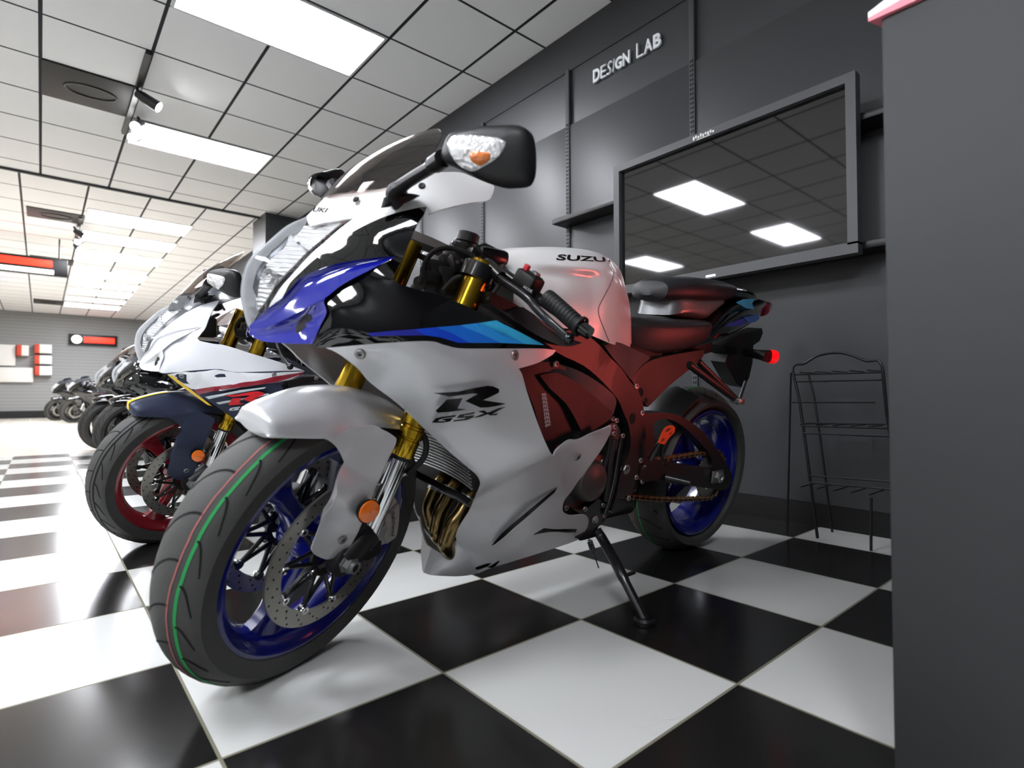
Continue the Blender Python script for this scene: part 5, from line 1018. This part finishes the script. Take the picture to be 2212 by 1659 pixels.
mb = MB(); mb.tube([(1.09, -.11, .9), (1.05, -.2, .87), (1.02, -.36, .8)], .0125, m_satin, 12); hr = mb.build('handlebar', bike, label='right clip-on handlebar'); mb = MB(); mb.tube([(1.05, -.24, .852), (1.02, -.36, .8)], .018, m_rub, 14); mb.build('grip', hr)
mb = MB(); mb.plate(smooth_outline([(1.1578,-.1,.9618),(1.1325,-.05,.9443),(1.1085,0,.9246),(1.1134,0,.9106),(1.1369,-.05,.9249),(1.1654,-.1,.9414)], 3), (0, -.03, -.01), m_plast); mb.build('fork_brace', bike)
# inner dark trim between the fairing edge and the tank
mb = MB(); mb.plate(smooth_outline([(1.1347,.21,.7905),(1.0891,.2,.7852),(1.0403,.19,.7994),(.9296,.18,.7571),(.8316,.18,.7336),(.9066,.2,.7227),(1.0011,.22,.7368),(1.0711,.22,.7612)], 3), (0, -.02, 0), m_plast); mb.build('fairing_inner_trim', bike)

# ---- side stand
foot = [(.6572,.34,.0582)][0]
Binv = BIKE.inverted()
gfoot = Binv @ Vector([(.5127,-.1226,.012),(.5143,-.0933,.012)][0])
pts_ = [Vector(q) for q in [(.6517,.145,.2196),(.6468,.165,.2006),(.6666,.22,.1752),(.6844,.275,.145)]]+[gfoot]
mb = MB(); mb.tube(crom(pts_, 5), [.014]*16+[.012]*5, m_satin, 14)
mb.tube([(.6853,.277,.1473),(.6504,.285,.1549)], .005, m_satin, 8)
up_l = (Binv.to_3x3() @ Vector((0, 0, 1))).normalized()
mb.lathe([(.001, .006), (.022, .006), (.027, 0), (.027, -.01), (.001, -.01)], gfoot, up_l, m_satin, 20)
ks = mb.build('side_stand', bike, label='black side stand reaching the floor')
mb = MB(); sp0, sp1 = Vector([(.6695,.14,.1898)][0]), Vector([(.6619,.15,.1626)][0]); ax2 = (sp1-sp0).normalized(); u_ = ax2.cross(Vector((1, 0, 0))).normalized(); w_ = ax2.cross(u_)
mb.tube([sp0.lerp(sp1, i/84)+(u_*math.cos(i*PI/6)+w_*math.sin(i*PI/6))*.007 for i in range(85)], .0017, m_satin, 6); mb.tube([sp0-ax2*.02, sp0], .0018, m_satin, 6); mb.tube([sp1, sp1+ax2*.05], .0018, m_satin, 6); mb.build('stand_spring', ks)
mb = MB(); mb.plate(smooth_outline([(.7677,.15,.299),(.7168,.15,.2892),(.6615,.15,.3148),(.6375,.15,.295),(.6385,.15,.253),(.6541,.15,.2245),(.6341,.15,.2043),(.6867,.15,.2021),(.7221,.15,.2029),(.7309,.15,.2099),(.6981,.15,.2235),(.6952,.15,.2533)], 3), (0, -.04, 0), m_satin); mb.lathe([(.001, .006), (.008, .006), (.0085, .004), (.011, .003), (.012, 0)], [(.6705,.151,.254)][0], (0, 1, 0), m_alu, 20); mb.build('stand_bracket', bike)
mb = MB(); mb.box((.48, 0, .27), (.22, .16, .14), m_satin, .03); mb.box((.42, 0, .45), (.1, .12, .3), m_plast, .03); mb.tube([(.44, 0, .3), (.4, 0, .62)], .035, m_satin, 16); mb.build('shock_linkage', bike)
mb = MB(); mb.box((.3, 0, .76), (.5, .16, .06), m_plast, .02); mb.box((.62, 0, .7), (.5, .22, .1), m_plast, .03); mb.build('subframe', bike)

# ------------------------------------------------------------------ the other motorcycles of the row: copies of the first, thing by thing and part by part
def recolour(o, name, table):
    t = table.get(name) or {}
    for s in o.material_slots:
        m = t.get(s.material.name) or table['*'].get(s.material.name)
        if m: s.link = 'OBJECT'; s.material = m
def dup(root, M, table, label, cat='motorcycle', skip=()):
    r = root.copy(); COL.objects.link(r); r.matrix_world = M; r['label'] = label
    kids = [o for o in root.children]
    for ch in kids:
        nm = ch.name.split('.')[0]
        if nm in skip: continue
        c = ch.copy(); COL.objects.link(c); c.parent = r; recolour_copy(c, nm, table)
        for g in ch.children:
            d = g.copy(); COL.objects.link(d); d.parent = c; recolour_copy(d, g.name.split('.')[0], table)
    return r
def recolour_copy(c, nm, table):
    for i, s in enumerate(c.material_slots):
        cur = s.material
        m = (table.get(nm) or {}).get(cur.name) or table['*'].get(cur.name)
        if m: s.link = 'OBJECT'; s.material = m
def place(dx, dy, yaw):
    # turn about the front wheel, then step along the row
    fw = BIKE @ (WH @ Vector((0, 0, 0))); piv = Vector((fw.x, fw.y, 0))
    return Matrix.Translation(piv+Vector((dx, dy, 0))) @ Matrix.Rotation(math.radians(yaw), 4, 'Z') @ Matrix.Translation(-piv) @ BIKE
m_white2 = mat('gloss_white_paint', '#e6e8ec', .2, coat=.8); m_navy = mat('matte_navy_paint', '#2b3247', .4, metal=.3); m_redw = mat('red_wheel_paint', '#7d1620', .2, coat=.8)
m_yellow = mat('yellow_paint', '#f0c400', .25, coat=.5); m_dkred = mat('dark_red_stripe', '#8d1a2c', .25, coat=.5); m_redlog = mat('red_logo', '#d8222a', .35); m_pale = mat('pale_stripe', '#c9d2d6', .4); m_smoke = mat('dark_grey_paint', '#3a3d44', .25, coat=.6)
T2 = {'*': {'blue_wheel_paint': m_redw, 'matte_silver_paint': m_navy, 'green_tread_line': m_groove, 'pink_tread_line': m_groove, 'gloss_blue_paint': m_white2},
      'upper_fairing': {'gloss_black_paint': m_white2}, 'nose_cowl': {'pearl_white_silver_paint': m_smoke}, 'emblem_letter': {'black_decal': m_redlog}, 'model_lettering': {'black_decal': m_pale}, 'fuel_tank': {'pearl_white_silver_paint': m_navy},
      'blue_stripe': {}, 'nose_lettering': {'black_decal': m_pale}}
b2 = dup(bike, place(-.007, 1.353, -8.6), T2, 'white and navy sport motorcycle with red wheels, second in the row', skip=('brake_hose',))
for o in list(b2.children_recursive):
    if o.name.split('.')[0] in ('blue_stripe', 'panel_seam'): bpy.data.objects.remove(o)
def p2(name, polys, m, off=.0014):
    mb = MB()
    for q in polys: panel_mb(mb, skin, q, m, th=.0008, off=off, sm=False, step=.02)
    return mb.build(name, b2)
p2('white_band', [[(1.4525,.1698,.6826),(1.4138,.1999,.697),(1.3035,.2401,.7119),(1.2396,.2503,.7036),(1.0086,.2641,.7141),(1.0155,.2641,.705),(1.0516,.2642,.6859),(1.1021,.2645,.6719),(1.2879,.2365,.6348),(1.3800,.1799,.6325)]], m_white2)
p2('red_stripe', [[(1.3711,.1844,.6307),(1.3141,.2289,.6487),(1.2223,.2568,.6683),(1.1050,.2643,.6952),(1.0299,.2646,.7082),(1.0085,.2641,.7132),(1.0179,.2642,.7029),(1.1022,.2645,.6729),(1.2209,.2575,.6517),(1.3101,.2249,.6311),(1.3588,.1812,.6124)]], m_dkred, .0022)
p2('pale_stripe', [[(1.3360,.1927,.6056),(1.2287,.2553,.6398),(1.1425,.2651,.6534),(1.1476,.265,.6477),(1.2273,.2546,.6309),(1.3239,.1949,.5971)], [(1.3014,.2003,.5855),(1.1331,.2646,.6294),(1.1299,.2643,.6247),(1.2913,.2012,.5784)]], m_pale, .0016)
p2('yellow_edge', [[(1.4545,.1685,.6824),(1.4387,.1769,.6799),(1.3783,.1774,.6271),(1.3132,.1797,.5696),(1.3267,.1734,.5724),(1.3825,.1688,.6173),(1.4343,.1694,.6631)]], m_yellow, .0018)
mb = MB()
rr_ = rows_top = [[Vector(p) for p in r_[6:10]] for r_ in rows_fender[3:25]]
v_ = [p*1.006 for r_ in rr_ for p in r_]; mb.loft([[p*1.006 for p in r_] for r_ in rr_], m_yellow); mb.build('yellow_fender_flash', b2, M=WH)
T3 = {'*': {'blue_wheel_paint': m_satin, 'matte_silver_paint': m_gloss, 'pearl_white_silver_paint': m_smoke, 'gloss_blue_paint': m_gloss, 'green_tread_line': m_groove, 'pink_tread_line': m_groove, 'gold_anodised_fork': m_satin, 'orange_reflector': m_plast}}
for i in range(5): T3['*']['stripe_blue_%d' % i] = m_gloss
T3['*']['black_decal'] = m_smoke
lab = ['black sport motorcycle half hidden behind the white and navy one', 'black motorcycle whose front wheel shows first to the left of the red wheel', 'black motorcycle whose front tyre peeps out farthest left in the near row', 'dark motorcycle in front of the far wall, right one of two', 'dark motorcycle in front of the far wall, left one of two']
fwp = BIKE @ (WH @ Vector((0, 0, 0)))
for i, (X_, Y_, yaw) in enumerate(((.12, 3.05, -4), (.0, 5.2, -6), (-.05, 6.45, -6), (-.05, 14.8, 0), (-.3, 16.6, 4))):
    dup(bike, place(X_-fwp.x, Y_-fwp.y, yaw), T3, lab[i], skip=('windscreen', 'mirror') if i > 2 else ('brake_hose',))
# red glow thrown on the tail of the first motorcycle by a red lamp behind the partition
ld = bpy.data.lights.new('red_lamp', 'AREA'); ld.shape = 'RECTANGLE'; ld.size = .5; ld.size_y = .25; ld.color = (1, .12, .1); ld.energy = .27; ld.spread = math.radians(50)
lo = bpy.data.objects.new('red_lamp', ld); COL.objects.link(lo); lo.location = (1.62, -.98, .5)
lo.rotation_euler = (Vector((.62, .1, .78))-lo.location).to_track_quat('-Z', 'Y').to_euler()

# ------------------------------------------------------------------ camera and light
cd = bpy.data.cameras.new('camera'); co = bpy.data.objects.new('camera', cd); COL.objects.link(co)
cam_C = [-0.6364, -0.96841, 0.56784]; cam_R = [[0.761753, -0.647861, -0.002801], [-0.011905, -0.018319, 0.999761], [0.647758, 0.761538, 0.021668]]
M = Matrix(((cam_R[0][0], cam_R[1][0], -cam_R[2][0], cam_C[0]), (cam_R[0][1], cam_R[1][1], -cam_R[2][1], cam_C[1]), (cam_R[0][2], cam_R[1][2], -cam_R[2][2], cam_C[2]), (0, 0, 0, 1)))
co.matrix_world = M; cd.sensor_fit = 'HORIZONTAL'; cd.sensor_width = 36; cd.lens = 1196.660/2212*36; cd.clip_start = .02; cd.clip_end = 60; cd.dof.use_dof = True; cd.dof.focus_distance = 1.7; cd.dof.aperture_fstop = 3.4
SC.camera = co
w = bpy.data.worlds.new('world'); SC.world = w; w.use_nodes = True
w.node_tree.nodes['Background'].inputs[0].default_value = (.05, .05, .055, 1); w.node_tree.nodes['Background'].inputs[1].default_value = .2
vs = SC.view_settings; vs.view_transform = 'Standard'; vs.look = 'None'; vs.exposure = EXPOSURE; vs.gamma = 1
SC.cycles.max_bounces = 8; SC.cycles.use_denoising = True; SC.cycles.sample_clamp_indirect = 6
